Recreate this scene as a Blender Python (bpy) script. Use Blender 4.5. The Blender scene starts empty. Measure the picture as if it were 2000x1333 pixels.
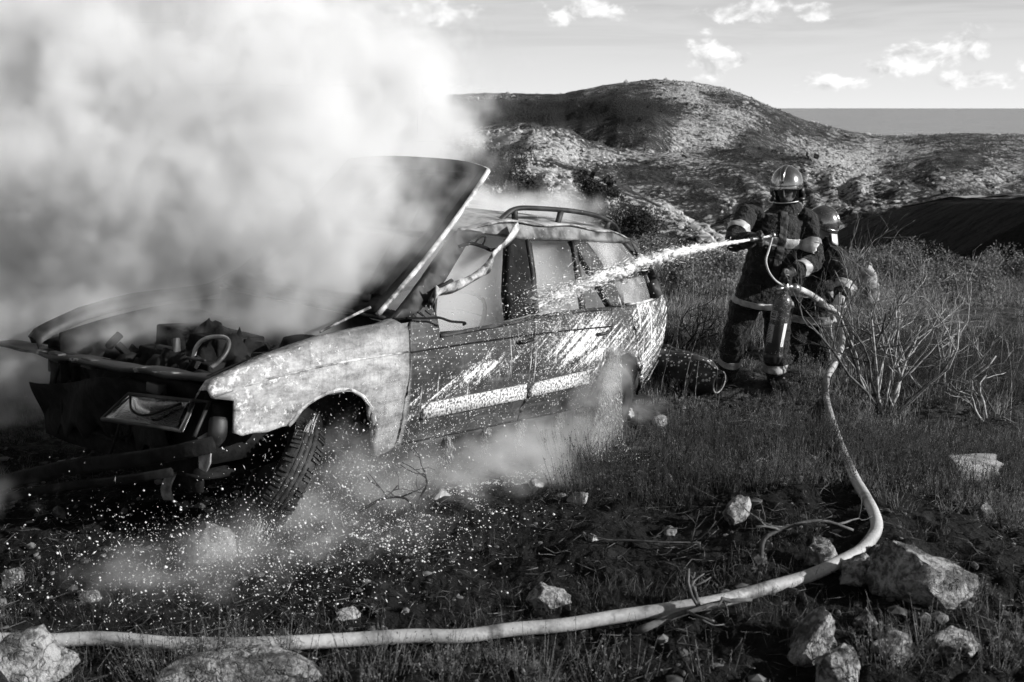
import bpy, bmesh, math, random
import numpy as np
from mathutils import Vector, Matrix

SC = bpy.context.scene
COL = SC.collection
R = math.radians
random.seed(7)
rng = np.random.default_rng(7)

# ------------------------------------------------------------------ camera
CAM_H = 2.25
PITCH = math.atan((666.5 - 208) / 1944.0)
cam = bpy.data.cameras.new('camera')
cam.sensor_width = 36.0
cam.lens = 35.0
cam.clip_start = 0.05
cam.clip_end = 200000
cam.dof.use_dof = True
cam.dof.focus_distance = 7.4
cam.dof.aperture_fstop = 4.0
cam_o = bpy.data.objects.new('camera', cam)
COL.objects.link(cam_o)
cam_o.location = (0, 0, CAM_H)
cam_o.rotation_euler = (math.pi / 2 - PITCH, 0, 0)
SC.camera = cam_o

# ------------------------------------------------------------------ render + view
SC.render.engine = 'CYCLES'
SC.view_settings.view_transform = 'Standard'
SC.view_settings.look = 'None'
SC.view_settings.gamma = 1.0
SC.view_settings.exposure = 0.45
SC.cycles.volume_bounces = 4
SC.cycles.max_bounces = 8
SC.cycles.diffuse_bounces = 2
SC.cycles.transparent_max_bounces = 16
SC.cycles.volume_step_rate = 2.0
SC.cycles.volume_max_steps = 256
SC.cycles.use_denoising = True
SC.cycles.use_adaptive_sampling = True
SC.cycles.adaptive_threshold = 0.03
SC.cycles.adaptive_min_samples = 16
SC.cycles.sample_clamp_indirect = 4.0

# ------------------------------------------------------------------ sun
SUN_EL, SUN_AZ = R(23), R(-16)          # azimuth measured from +X towards +Y
SUN_DIR = Vector((math.cos(SUN_EL) * math.cos(SUN_AZ), math.cos(SUN_EL) * math.sin(SUN_AZ), math.sin(SUN_EL)))
sun = bpy.data.lights.new('sun', 'SUN')
sun.energy = 5.0
sun.angle = R(0.53)
sun.color = (1.0, 0.995, 0.99)
sun_o = bpy.data.objects.new('sun', sun)
COL.objects.link(sun_o)
sun_o.rotation_euler = SUN_DIR.to_track_quat('Z', 'Y').to_euler()
sun_o.location = (30, -8, 20)


# ------------------------------------------------------------------ node helper: arithmetic on sockets
class Sk:
    def __init__(s, t, sock):
        s.t, s.k = t, sock

    def _m(s, op, *o, clamp=False):
        n = s.t.nodes.new('ShaderNodeMath')
        n.operation = op
        n.use_clamp = clamp
        for i, v in enumerate((s,) + o):
            put(s.t, n.inputs[i], v)
        return Sk(s.t, n.outputs[0])

    def __add__(s, o): return s._m('ADD', o)
    def __radd__(s, o): return s._m('ADD', o)
    def __sub__(s, o): return s._m('SUBTRACT', o)
    def __rsub__(s, o): return val(s.t, o)._m('SUBTRACT', s)
    def __mul__(s, o): return s._m('MULTIPLY', o)
    def __rmul__(s, o): return s._m('MULTIPLY', o)
    def __truediv__(s, o): return s._m('DIVIDE', o)
    def __pow__(s, o): return s._m('POWER', o)
    def max(s, o): return s._m('MAXIMUM', o)
    def min(s, o): return s._m('MINIMUM', o)
    def gt(s, o): return s._m('GREATER_THAN', o)
    def abs(s): return s._m('ABSOLUTE')
    def exp(s): return s._m('EXPONENT')
    def sin(s): return s._m('SINE')
    def cl(s): return s._m('ADD', 0.0, clamp=True)

    def step(s, a, b):                      # smooth 0..1 between a and b
        n = s.t.nodes.new('ShaderNodeMapRange')
        n.interpolation_type = 'SMOOTHSTEP'
        put(s.t, n.inputs[0], s)
        n.inputs[1].default_value = a
        n.inputs[2].default_value = b
        n.inputs[3].default_value = 0
        n.inputs[4].default_value = 1
        return Sk(s.t, n.outputs[0])


def put(t, inp, v):
    if isinstance(v, Sk):
        t.links.new(v.k, inp)
    else:
        inp.default_value = v


def val(t, x):
    n = t.nodes.new('ShaderNodeValue')
    n.outputs[0].default_value = x
    return Sk(t, n.outputs[0])


def sep(t, v):
    n = t.nodes.new('ShaderNodeSeparateXYZ')
    put(t, n.inputs[0], v)
    return [Sk(t, n.outputs[i]) for i in range(3)]


def comb(t, x, y, z):
    n = t.nodes.new('ShaderNodeCombineXYZ')
    for i, v in enumerate((x, y, z)):
        put(t, n.inputs[i], v)
    return Sk(t, n.outputs[0])


def nz(t, vec, scale, detail=4, rough=.55, dist=0, out=0):
    n = t.nodes.new('ShaderNodeTexNoise')
    n.inputs['Scale'].default_value = scale
    n.inputs['Detail'].default_value = detail
    n.inputs['Roughness'].default_value = rough
    n.inputs['Distortion'].default_value = dist
    put(t, n.inputs['Vector'], vec)
    return Sk(t, n.outputs[out])


def vor(t, vec, scale, feature='F1', rand=1.0, out='Distance'):
    n = t.nodes.new('ShaderNodeTexVoronoi')
    n.feature = feature
    n.inputs['Scale'].default_value = scale
    n.inputs['Randomness'].default_value = rand
    put(t, n.inputs['Vector'], vec)
    return Sk(t, n.outputs[out])


def vmath(t, op, a, b):
    n = t.nodes.new('ShaderNodeVectorMath')
    n.operation = op
    put(t, n.inputs[0], a)
    put(t, n.inputs[1], b)
    return Sk(t, n.outputs[0])


def mixf(a, b, f):
    return a + (b - a) * f if isinstance(a, Sk) else f * (b - a) + a


# ------------------------------------------------------------------ world: grey Nishita sky with small cumulus and thin streaks
world = bpy.data.worlds.new('World')
SC.world = world
world.use_nodes = True
wt = world.node_tree
wt.nodes.clear()
sky = wt.nodes.new('ShaderNodeTexSky')
sky.sky_type = 'NISHITA'
sky.sun_disc = False
sky.sun_elevation = SUN_EL
sky.sun_rotation = math.pi / 2 - SUN_AZ
sky.altitude = 200
sky.air_density = 1.0
sky.dust_density = 2.0
bw = wt.nodes.new('ShaderNodeRGBToBW')
wt.links.new(sky.outputs[0], bw.inputs[0])
lum = Sk(wt, bw.outputs[0])
tc = wt.nodes.new('ShaderNodeTexCoord')
D = Sk(wt, tc.outputs['Generated'])
dx, dy, dz = sep(wt, D)
# thin streaks, long in azimuth and short in height, at every compass direction
st = nz(wt, comb(wt, dx * 2.4, dy * 2.4, dz * 30.0), 1.0, 5, .62, .8)
streak = st.step(.42, .66) * dz.step(.02, .14)
# cumulus in a band above the horizon, flat bases and broken tops
az = dx / dy.abs().max(.05)
cvec = comb(wt, dx * 1.0, dy * 1.0, dz * 1.5)
cn = nz(wt, cvec, 34, 5, .58, .3)
cn2 = nz(wt, vmath(wt, 'ADD', cvec, (.006, 0, .012)), 34, 3, .55, .3)
CLOUDS = [(870, 22, 66, 22), (905, 18, 30, 14), (1140, 22, 84, 26), (1180, 28, 50, 17), (1415, 26, 68, 18), (1470, 12, 40, 16), (1565, 24, 38, 14), (1372, 105, 40, 38), (1415, 118, 28, 16),
          (1690, 132, 40, 16), (1745, 116, 50, 28), (1840, 92, 52, 34), (1985, 128, 40, 16), (1600, 158, 70, 18), (1880, 155, 80, 18)]
cl = None
for (px, py, rx, ry) in CLOUDS:
    a0 = math.atan((px - 1000) / 1944.0)
    e0 = math.atan((666.5 - py) / 1944.0) - PITCH
    u = (dx / dy.max(.2) - math.tan(a0)) * (1944.0 / rx)
    v = (dz / (dy.max(.2)) - math.tan(e0)) * (1944.0 / ry)
    b = (u * u + v * v) * -0.75
    b = b.exp() * dy.gt(.2)
    cl = b if cl is None else cl.max(b)
other = nz(wt, comb(wt, dx, dy, dz * 2.0), 3.0, 2, .5).step(.60, .72) * dz.step(.0, .05) * (1.0 - dz.step(.25, .5)) * (1.0 - dy.step(.3, .6))
clump = cl.max(other)
cov = (clump + (cn - 0.5) * 2.4 - 0.32).step(0.0, 0.5) * clump.step(.12, .4)
shade = (0.45 + (cn - cn2) * 4.0).cl()                     # tops against the light, bases duller
base = lum * 0.05
hz = (dz.max(0.0) * -4.5).exp()                          # bright haze low in the sky, all round
skyv = (base + (0.68 - base) * hz * .94) * (1.0 - streak * 0.34)
cloudv = 0.48 + shade * 0.34
fin = skyv + (cloudv - skyv) * cov * 0.85
bg = wt.nodes.new('ShaderNodeBackground')
wt.links.new((fin / 0.05).k, bg.inputs[0])
bg.inputs[1].default_value = 0.05
world.cycles.sampling_method = 'NONE'
wo = wt.nodes.new('ShaderNodeOutputWorld')
wt.links.new(bg.outputs[0], wo.inputs[0])

# ------------------------------------------------------------------ geometry helpers
_cp, _sp = math.cos(PITCH), math.sin(PITCH)


def ray(px, py):
    a, b = (px - 1000) / 1944.0, (666.5 - py) / 1944.0
    return Vector((a, _cp + b * _sp, -_sp + b * _cp))


def at(px, py, y):
    d = ray(px, py)
    return Vector((0, 0, CAM_H)) + d * (y / d.y)


def lattice(ix, iy, seed):
    n = (ix.astype(np.int64) * 374761393 + iy.astype(np.int64) * 668265263 + seed * 974711) & 0xffffffff
    n = ((n ^ (n >> 13)) * 1274126177) & 0xffffffff
    n = (n ^ (n >> 16)) & 0xffff
    return n / 65535.0


def vnoise(x, y, seed=0):
    x, y = np.asarray(x, float), np.asarray(y, float)
    ix, iy = np.floor(x), np.floor(y)
    fx, fy = x - ix, y - iy
    fx, fy = fx * fx * fx * (fx * (fx * 6 - 15) + 10), fy * fy * fy * (fy * (fy * 6 - 15) + 10)
    a, b = lattice(ix, iy, seed), lattice(ix + 1, iy, seed)
    c, d = lattice(ix, iy + 1, seed), lattice(ix + 1, iy + 1, seed)
    return (a + (b - a) * fx) * (1 - fy) + (c + (d - c) * fx) * fy


def fbm(x, y, oct=4, seed=0, gain=.5):
    s, a, n = 0, 1.0, 0
    for i in range(oct):
        s = s + a * (vnoise(x, y, seed + i * 17) - .5)
        n += a
        a *= gain
        x, y = x * 2.03 + 11.3, y * 2.03 - 7.7
    return s / n


def mk(name, v, f, mat=None, parent=None, smooth=True):
    me = bpy.data.meshes.new(name)
    me.from_pydata([tuple(p) for p in v], [], [tuple(q) for q in f])
    me.update()
    if smooth:
        me.polygons.foreach_set('use_smooth', [True] * len(me.polygons))
    if mat:
        me.materials.append(mat)
    o = bpy.data.objects.new(name, me)
    COL.objects.link(o)
    o.parent = parent
    return o


def mk_np(name, v, quads, mat=None, parent=None, smooth=False, tris=None):
    me = bpy.data.meshes.new(name)
    v = np.asarray(v, np.float32)
    me.vertices.add(len(v))
    me.vertices.foreach_set('co', v.ravel())
    parts, sizes = [], []
    for arr in (quads, tris):
        if arr is not None and len(arr):
            arr = np.asarray(arr, np.int32)
            parts.append(arr.ravel())
            sizes.append(np.full(len(arr), arr.shape[1], np.int32))
    li, sz = np.concatenate(parts), np.concatenate(sizes)
    me.loops.add(len(li))
    me.loops.foreach_set('vertex_index', li)
    me.polygons.add(len(sz))
    st_ = np.concatenate([[0], np.cumsum(sz)[:-1]]).astype(np.int32)
    me.polygons.foreach_set('loop_start', st_)
    me.polygons.foreach_set('use_smooth', np.full(len(sz), smooth))
    me.update(calc_edges=True)
    if mat:
        me.materials.append(mat)
    o = bpy.data.objects.new(name, me)
    COL.objects.link(o)
    o.parent = parent
    return o


def tag(o, label=None, cat=None, group=None, kind=None):
    if label: o['label'] = label
    if cat: o['category'] = cat
    if group: o['group'] = group
    if kind: o['kind'] = kind
    return o


def empty(name, loc=(0, 0, 0)):
    o = bpy.data.objects.new(name, None)
    COL.objects.link(o)
    o.location = loc
    o.empty_display_size = .1
    return o


class MB:
    """collects shapes of ONE mesh"""
    def __init__(s):
        s.v, s.f = [], []

    def add(s, v, f):
        n = len(s.v)
        s.v += [Vector(p) for p in v]
        s.f += [[i + n for i in q] for q in f]
        return s

    def box(s, c, d, rot=None):
        c = Vector(c)
        vs = []
        for i in range(8):
            p = Vector(((i & 1) - .5, ((i >> 1) & 1) - .5, ((i >> 2) & 1) - .5))
            p = Vector((p.x * d[0], p.y * d[1], p.z * d[2]))
            vs.append(c + (rot @ p if rot else p))
        return s.add(vs, [(0, 2, 3, 1), (4, 5, 7, 6), (0, 1, 5, 4), (2, 6, 7, 3), (0, 4, 6, 2), (1, 3, 7, 5)])

    def tube(s, pts, rad, n=8, caps=True, squash=None, up=None):
        pts = [Vector(p) for p in pts]
        if not hasattr(rad, '__len__'):
            rad = [rad] * len(pts)
        T = []
        for i in range(len(pts)):
            a, b = pts[max(i - 1, 0)], pts[min(i + 1, len(pts) - 1)]
            T.append((b - a).normalized() if (b - a).length > 1e-9 else Vector((0, 0, 1)))
        u = Vector(up) if up else (Vector((0, 0, 1)) if abs(T[0].z) < .9 else Vector((1, 0, 0)))
        N = (u - T[0] * u.dot(T[0])).normalized()
        vs, fs = [], []
        for i, p in enumerate(pts):
            N = (N - T[i] * N.dot(T[i]))
            N = N.normalized() if N.length > 1e-6 else T[i].orthogonal().normalized()
            B = T[i].cross(N)
            r = rad[i]
            ra, rb = (r, r) if not hasattr(r, '__len__') else r
            for k in range(n):
                a = 2 * math.pi * k / n
                vs.append(p + N * (ra * math.cos(a)) + B * (rb * math.sin(a)))
        for i in range(len(pts) - 1):
            for k in range(n):
                k2 = (k + 1) % n
                fs.append((i * n + k, i * n + k2, (i + 1) * n + k2, (i + 1) * n + k))
        if caps:
            fs.append(tuple(reversed(range(n))))
            m = (len(pts) - 1) * n
            fs.append(tuple(m + k for k in range(n)))
        return s.add(vs, fs)

    def lathe(s, prof, n=24, M=None, close=False):
        """prof: list of (axial, radius) about +X"""
        vs, fs = [], []
        for (a, r) in prof:
            for k in range(n):
                t = 2 * math.pi * k / n
                p = Vector((a, r * math.cos(t), r * math.sin(t)))
                vs.append(M @ p if M else p)
        m = len(prof)
        for i in range(m if close else m - 1):
            j = (i + 1) % m
            for k in range(n):
                k2 = (k + 1) % n
                fs.append((i * n + k, i * n + k2, j * n + k2, j * n + k))
        return s.add(vs, fs)

    def grid(s, fn, nu, nv):
        vs = [fn(i / nu, j / nv) for i in range(nu + 1) for j in range(nv + 1)]
        w = nv + 1
        return s.add(vs, [(i * w + j, (i + 1) * w + j, (i + 1) * w + j + 1, i * w + j + 1) for i in range(nu) for j in range(nv)])

    def ball(s, c, r, nu=10, nv=7, rot=None):
        if not hasattr(r, '__len__'):
            r = (r, r, r)
        c = Vector(c)
        vs = [c + Vector((0, 0, r[2]))] if rot is None else [c + rot @ Vector((0, 0, r[2]))]
        for j in range(1, nv):
            th = math.pi * j / nv
            for k in range(nu):
                ph = 2 * math.pi * k / nu
                p = Vector((r[0] * math.sin(th) * math.cos(ph), r[1] * math.sin(th) * math.sin(ph), r[2] * math.cos(th)))
                vs.append(c + (rot @ p if rot else p))
        p = Vector((0, 0, -r[2]))
        vs.append(c + (rot @ p if rot else p))
        fs = []
        for k in range(nu):
            k2 = (k + 1) % nu
            fs.append((0, 1 + k, 1 + k2))
            for j in range(nv - 2):
                a, b = 1 + j * nu, 1 + (j + 1) * nu
                fs.append((a + k, b + k, b + k2, a + k2))
            fs.append((len(vs) - 1, 1 + (nv - 2) * nu + k2, 1 + (nv - 2) * nu + k))
        return s.add(vs, fs)

    def build(s, name, mat, parent=None, smooth=True, bevel=0, solid=0, auto=None):
        o = mk(name, s.v, s.f, mat, parent, smooth)
        if solid:
            m = o.modifiers.new('solid', 'SOLIDIFY')
            m.thickness = solid
            m.offset = -1
        if bevel:
            m = o.modifiers.new('bevel', 'BEVEL')
            m.width = bevel
            m.segments = 2
            m.limit_method = 'ANGLE'
        if auto:
            sharp_by_angle(o.data, auto)
        return o


def sharp_by_angle(me, deg):
    bm = bmesh.new()
    bm.from_mesh(me)
    bmesh.ops.recalc_face_normals(bm, faces=bm.faces)
    for e in bm.edges:
        if len(e.link_faces) == 2 and e.calc_face_angle(0) > R(deg):
            e.smooth = False
    bm.to_mesh(me)
    bm.free()


def spline(pts, n=6):
    """Catmull-Rom through pts"""
    P = [Vector(p) for p in pts]
    P = [P[0] * 2 - P[1]] + P + [P[-1] * 2 - P[-2]]
    out = []
    for i in range(1, len(P) - 2):
        a, b, c, d = P[i - 1], P[i], P[i + 1], P[i + 2]
        for k in range(n):
            t = k / n
            out.append(.5 * ((2 * b) + (c - a) * t + (2 * a - 5 * b + 4 * c - d) * t * t + (3 * b - a - 3 * c + d) * t ** 3))
    out.append(P[-2])
    return out


# ------------------------------------------------------------------ materials
def new_mat(name):
    m = bpy.data.materials.new(name)
    m.use_nodes = True
    t = m.node_tree
    t.nodes.clear()
    out = t.nodes.new('ShaderNodeOutputMaterial')
    b = t.nodes.new('ShaderNodeBsdfPrincipled')
    t.links.new(b.outputs[0], out.inputs[0])
    return m, t, b


def obj_co(t, which='Object'):
    n = t.nodes.new('ShaderNodeTexCoord')
    return Sk(t, n.outputs[which])


def world_co(t):
    n = t.nodes.new('ShaderNodeNewGeometry')
    return Sk(t, n.outputs['Position'])


def set_col(t, b, v, socket='Base Color'):
    t.links.new(v.k, b.inputs[socket])


def set_bump(t, b, h, strength=.3, dist=.02):
    n = t.nodes.new('ShaderNodeBump')
    n.inputs['Strength'].default_value = strength
    n.inputs['Distance'].default_value = dist
    t.links.new(h.k, n.inputs['Height'])
    t.links.new(n.outputs[0], b.inputs['Normal'])


def grey(name, c0, c1=None, scale=8, rough=.7, metal=0, bump=0, bdist=.01, lo=.35, hi=.65, detail=5, spec=.5, trans=0, co='Object', stretch=None):
    m, t, b = new_mat(name)
    v = obj_co(t, co)
    if stretch:
        v = vmath(t, 'MULTIPLY', v, stretch)
    n = nz(t, v, scale, detail)
    if c1 is None:
        c1 = c0
    set_col(t, b, n.step(lo, hi) * (c1 - c0) + c0)
    b.inputs['Roughness'].default_value = rough
    b.inputs['Metallic'].default_value = metal
    b.inputs['Specular IOR Level'].default_value = spec
    if bump:
        set_bump(t, b, nz(t, v, scale * 2.3, 6), bump, bdist)
    return m
# ================================================================== terrain
def ridge_def(pts):
    th = np.array([math.atan((p[0] - 1000) / 1944.0) for p in pts])
    rr = np.array([p[2] for p in pts], float)
    zz = []
    for p in pts:
        d = ray(p[0], p[1])
        zz.append(CAM_H + d.z / math.hypot(d.x, d.y) * p[2])
    return th, rr, np.array(zz)


MAIN = ridge_def([(-2500, 230, 900), (-500, 205, 900), (600, 190, 900), (890, 184, 880), (1000, 182, 870), (1100, 184, 860), (1150, 173, 850), (1200, 163, 840), (1270, 156, 830),
                  (1340, 161, 820), (1400, 172, 810), (1450, 190, 800), (1500, 213, 800), (1560, 236, 800), (1640, 258, 800), (1700, 265, 800), (1800, 263, 800), (1880, 260, 800),
                  (2000, 264, 800), (2400, 262, 800), (4500, 270, 800)])
KNOLL = ridge_def([(300, 300, 420), (700, 290, 420), (890, 264, 420), (940, 255, 420), (1000, 247, 410), (1040, 244, 400), (1100, 260, 400), (1140, 282, 400), (1200, 305, 390), (1330, 312, 380),
                   (1450, 306, 380), (1540, 318, 380), (1640, 352, 360), (1740, 378, 330), (1840, 402, 300), (1950, 440, 280), (2300, 520, 250)])
NEARR = ridge_def([(-900, 330, 140), (300, 300, 140), (850, 284, 140), (920, 290, 140), (1000, 304, 140), (1080, 318, 140), (1130, 334, 140), (1200, 364, 135), (1300, 412, 125), (1380, 455, 115), (1450, 500, 110), (1600, 600, 100), (2400, 900, 90)])
# the shaded slope on the right: a crest running away from the camera, its flank falling to the left
DY = [-60, 20, 40, 60, 80, 97, 115, 133, 152, 183, 230, 400, 700]
DX = [70, 52, 44, 41.5, 41.1, 42.3, 44.5, 47.5, 50, 52.7, 55, 60, 60]
DZ = [1, 0, -1.2, -3.0, -4.9, -6.6, -9.2, -12.4, -16.8, -24.2, -40, -70, -160]


def dark_z(x, y):
    xc, zc = np.interp(y, DY, DX), np.interp(y, DY, DZ)
    d = xc - x
    s = np.where(d > 0, .72, -.04)
    return zc - s * (np.sqrt(d * d + 4) - 2) - .34 * np.maximum(-d - 40, 0)


def ridge(th, r, D_, sf, sb, rnd):
    H, Rc = np.interp(th, D_[0], D_[2]), np.interp(th, D_[0], D_[1])
    d = r - Rc
    s = np.where(d < 0, sf, sb)
    return H - s * (np.sqrt(d * d + rnd * rnd) - rnd)


def smax(a, b, k):
    h = np.clip(.5 + .5 * (a - b) / k, 0, 1)
    return b + (a - b) * h + k * h * (1 - h)


GY = [-50, 0, 3.4, 4.6, 7.0, 9, 12, 15, 18, 22, 30, 60, 120, 700, 1000, 3000]
GZ = [1.2, .36, .30, .20, -.10, -.12, -.18, -.32, -.62, -1.5, -4.2, -17, -40, -60, -180, -260]


def ground_z(x, y):
    x, y = np.asarray(x, float), np.asarray(y, float)
    r = np.hypot(x, y)
    th = np.arctan2(x, y)
    yy = np.where(y > 9, np.maximum(y, r * .97), y)
    z = np.interp(yy, GY, GZ)
    near = np.exp(-(r / 26.) ** 2)
    z = z + near * (fbm(x * .55, y * .55, 3, 3) * .16 + fbm(x * 2.3, y * 2.3, 3, 9) * .09 + fbm(x * 7, y * 7, 3, 21, .6) * .075 + np.abs(fbm(x * 19, y * 19, 2, 25)) * .035)
    # bank at the lower right, where the boulders lie
    z = z + .10 * np.exp(-((x - 1.75) / .8) ** 2 - ((y - 4.6) / .9) ** 2) * near
    far = np.clip((r - 40) / 40, 0, 1)
    if np.any(far > 0):
        sp_ = fbm(th * 13 + fbm(x * .004, y * .004, 2, 5) * 1.5, r * .0035, 3, 31)
        sx = fbm(x * .02, y * .02, 4, 41)
        sr = fbm(x * .09, y * .09, 4, 47)
        terr = np.abs(((fbm(x * .006, y * .006, 3, 51) * 14 + r * .030) % 1.0) - .5) * 2
        dm = np.abs(r - np.interp(th, MAIN[0], MAIN[1]))
        a = ridge(th, r, MAIN, .155, .35, 40) + sp_ * 26 * np.exp(-((dm - 300) / 170) ** 2) + sx * 7 * np.clip(dm / 90, .06, 1) + sr * 2.4 + terr * 1.8 * np.clip(dm / 120, 0, 1)
        k = ridge(th, r, KNOLL, .21, .12, 25) + sx * 6 + sr * 3.2 + terr * 1.6
        n = ridge(th, r, NEARR, .22, .16, 8) + sx * 2.4 + sr * 1.6 + terr * .5
        d = dark_z(x, y) + (sx * 2.2 + sr * 2.4) * np.clip(np.abs(np.interp(y, DY, DX) - x) / 6, 0, 1)
        hh = smax(smax(a, k, 5), smax(n, d, 2), 3)
        hh = np.maximum(hh, -260)
        z = np.where(far > 0, np.maximum(z, hh - (1 - far) * 30), z)
    return z


def gz(x, y):
    return float(ground_z(np.array([x]), np.array([y]))[0])


def on_ground(px, py, up=0.0):
    d = ray(px, py)
    t_ = np.concatenate([np.arange(2.2, 14, .015), np.arange(14, 60, .1), np.arange(60, 1200, 1.0)])
    for k in range(0, len(t_), 400):
        tt = t_[k:k + 400]
        below = CAM_H + d.z * tt <= ground_z(d.x * tt, d.y * tt) + up
        if below.any():
            return Vector((0, 0, CAM_H)) + d * float(tt[np.argmax(below)])
    return Vector((0, 0, CAM_H)) + d * 1200.0


# rocky / scrubby patches: where bare limestone or dense scrub covers the hills (image-plane sketch turned into ground positions)
PATCH = [(1100, 225, 220, 38, -1.0), (1000, 215, 130, 30, -.9), (1230, 215, 80, 42, -.9), (1030, 268, 110, 24, 1.0), (1120, 300, 90, 14, .8), (1350, 225, 40, 75, .9), (1300, 175, 110, 18, .5),
         (1420, 260, 40, 30, .8), (1440, 210, 70, 30, .35), (1480, 260, 60, 26, -.7), (1400, 296, 60, 10, -.8), (1300, 300, 110, 9, .7), (1230, 340, 90, 22, -.9), (1330, 375, 110, 38, -.6), (1100, 350, 130, 34, .9),
         (1240, 400, 110, 32, .6), (1380, 330, 90, 16, .4), (1600, 330, 70, 26, .9), (1660, 370, 60, 22, .7), (1520, 380, 70, 24, .3), (1560, 310, 50, 14, -.5), (1700, 330, 120, 30, .15), (1880, 310, 60, 22, -.8),
         (1900, 350, 60, 20, .3), (1800, 300, 100, 30, .35), (1700, 300, 60, 30, .4), (1960, 200, 100, 80, .2), (1720, 400, 80, 9, .9), (960, 190, 90, 8, .6), (960, 360, 60, 40, .4)]


def rockiness(x, y, z):
    P = np.stack([x, y, z - CAM_H], 1)
    dep = np.maximum(P[:, 1] * _cp - P[:, 2] * _sp, .01)
    px = 1000 + 1944 * P[:, 0] / dep
    py = 666.5 - 1944 * (P[:, 1] * _sp + P[:, 2] * _cp) / dep
    rock = np.zeros(len(x))
    for (cx, cy, rx, ry, a) in PATCH:
        rock += a * np.exp(-((px - cx) / rx) ** 2 - ((py - cy) / ry) ** 2)
    rr = np.hypot(x, y)
    rock += fbm(x * .02, y * .02, 4, 77) * 1.6
    isd = (np.abs(dark_z(x, y) - z) < 3.5) & (x < np.interp(y, DY, DX) - .5) & (rr > 30)  # dark scrub cover; its tone also paints in the slope's shade
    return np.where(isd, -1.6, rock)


def build_ground():
    rs = np.concatenate([np.linspace(.5, 2.6, 14), np.arange(2.62, 9.0, .024), 9.0 * (2600 / 9.0) ** (np.linspace(0, 1, 330))])
    dense = np.linspace(-R(34), R(34), 560)
    side = np.linspace(R(34), R(110), 50)[1:]
    back = np.linspace(R(110), R(180), 14)[1:]
    pos = np.concatenate([dense, side, back])
    ths = np.concatenate([-back[::-1][1:], -side[::-1], pos])
    n, m = len(rs), len(ths)
    RR_, TT = np.meshgrid(rs, ths, indexing='ij')
    X, Y = RR_ * np.sin(TT), RR_ * np.cos(TT)
    Z = ground_z(X, Y)
    v = np.stack([X, Y, Z], -1).reshape(-1, 3)
    i = np.arange((n - 1) * m).reshape(n - 1, m)
    j = (i // m) * m + (i % m + 1) % m
    q = np.stack([i, j, j + m, i + m], -1).reshape(-1, 4)
    o = mk_np('ground', v, q, None, None, True)
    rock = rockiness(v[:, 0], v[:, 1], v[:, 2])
    char = np.exp(-((v[:, 0] + .6) / 2.6) ** 2 - ((v[:, 1] - 5.0) / 2.2) ** 2) * 1.3 + .55 * np.exp(-((v[:, 0] - 1) / 3) ** 2 - ((v[:, 1] - 3.6) / 1.5) ** 2) + fbm(v[:, 0] * 1.2, v[:, 1] * 1.2, 3, 99) * .9  # foreground term: real burn, plus shade put into the ground colour
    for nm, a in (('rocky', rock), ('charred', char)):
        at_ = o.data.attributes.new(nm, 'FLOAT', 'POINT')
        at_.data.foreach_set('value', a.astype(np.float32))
    for which in ('near_burnt_soil', 'far_limestone_scrub'):
        m_, t, b = new_mat(which)
        P_ = world_co(t)

        def attr(nm):
            n_ = t.nodes.new('ShaderNodeAttribute')
            n_.attribute_name = nm
            return Sk(t, n_.outputs['Fac'])
        if which[0] == 'f':                       # limestone blocks in scrub
            rk = attr('rocky')
            g1 = nz(t, P_, .75, 5, .65)
            g2 = nz(t, P_, .14, 4, .6)
            cells = vor(t, P_, .5)
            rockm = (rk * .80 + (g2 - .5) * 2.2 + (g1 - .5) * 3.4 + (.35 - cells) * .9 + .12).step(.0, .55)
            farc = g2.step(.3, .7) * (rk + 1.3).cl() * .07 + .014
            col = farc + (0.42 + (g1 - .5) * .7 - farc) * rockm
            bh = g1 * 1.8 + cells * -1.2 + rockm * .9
        else:                                     # burnt litter, soil, ash specks
            ch = attr('charred')
            h1 = nz(t, P_, 6, 5, .65)
            h2 = nz(t, P_, 31, 4, .6)
            soil = 0.025 + h1.step(.4, .75) * 0.08 + h2.step(.55, .8) * .10
            burnt = 0.004 + h1.step(.45, .8) * 0.016 + h2.step(.62, .78) * 0.09 * h1.step(.4, .6)
            col = soil + (burnt - soil) * (ch + (h1 - .5) * .8).step(.05, .5)
            bh = h1 * .06 + h2 * .02
        set_col(t, b, col)
        b.inputs['Roughness'].default_value = .92
        b.inputs['Specular IOR Level'].default_value = .2
        set_bump(t, b, bh, 1.0, 1.0)
        o.data.materials.append(m_)
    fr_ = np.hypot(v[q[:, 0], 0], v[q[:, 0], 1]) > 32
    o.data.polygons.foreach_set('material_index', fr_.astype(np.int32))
    tag(o, 'burnt stony hilltop and limestone hills', kind='structure')
    return o


ground = build_ground()

# the sea far below the hills
ms, t, b = new_mat('sea_water')
P_ = world_co(t)
set_col(t, b, nz(t, P_, .002, 4).step(.3, .7) * .03 + .20)
b.inputs['Roughness'].default_value = .27
b.inputs['IOR'].default_value = 1.33
set_bump(t, b, nz(t, P_, .02, 4), .2, 6)
mb = MB()
NS = 48
mb.add([(0, 0, -170)] + [(90000 * math.cos(2 * math.pi * k / NS), 90000 * math.sin(2 * math.pi * k / NS), -170) for k in range(NS)], [(0, 1 + k, 1 + (k + 1) % NS) for k in range(NS)])
sea = mb.build('sea', ms, None, False)
tag(sea, 'calm grey sea beyond the hills', kind='structure')
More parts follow.
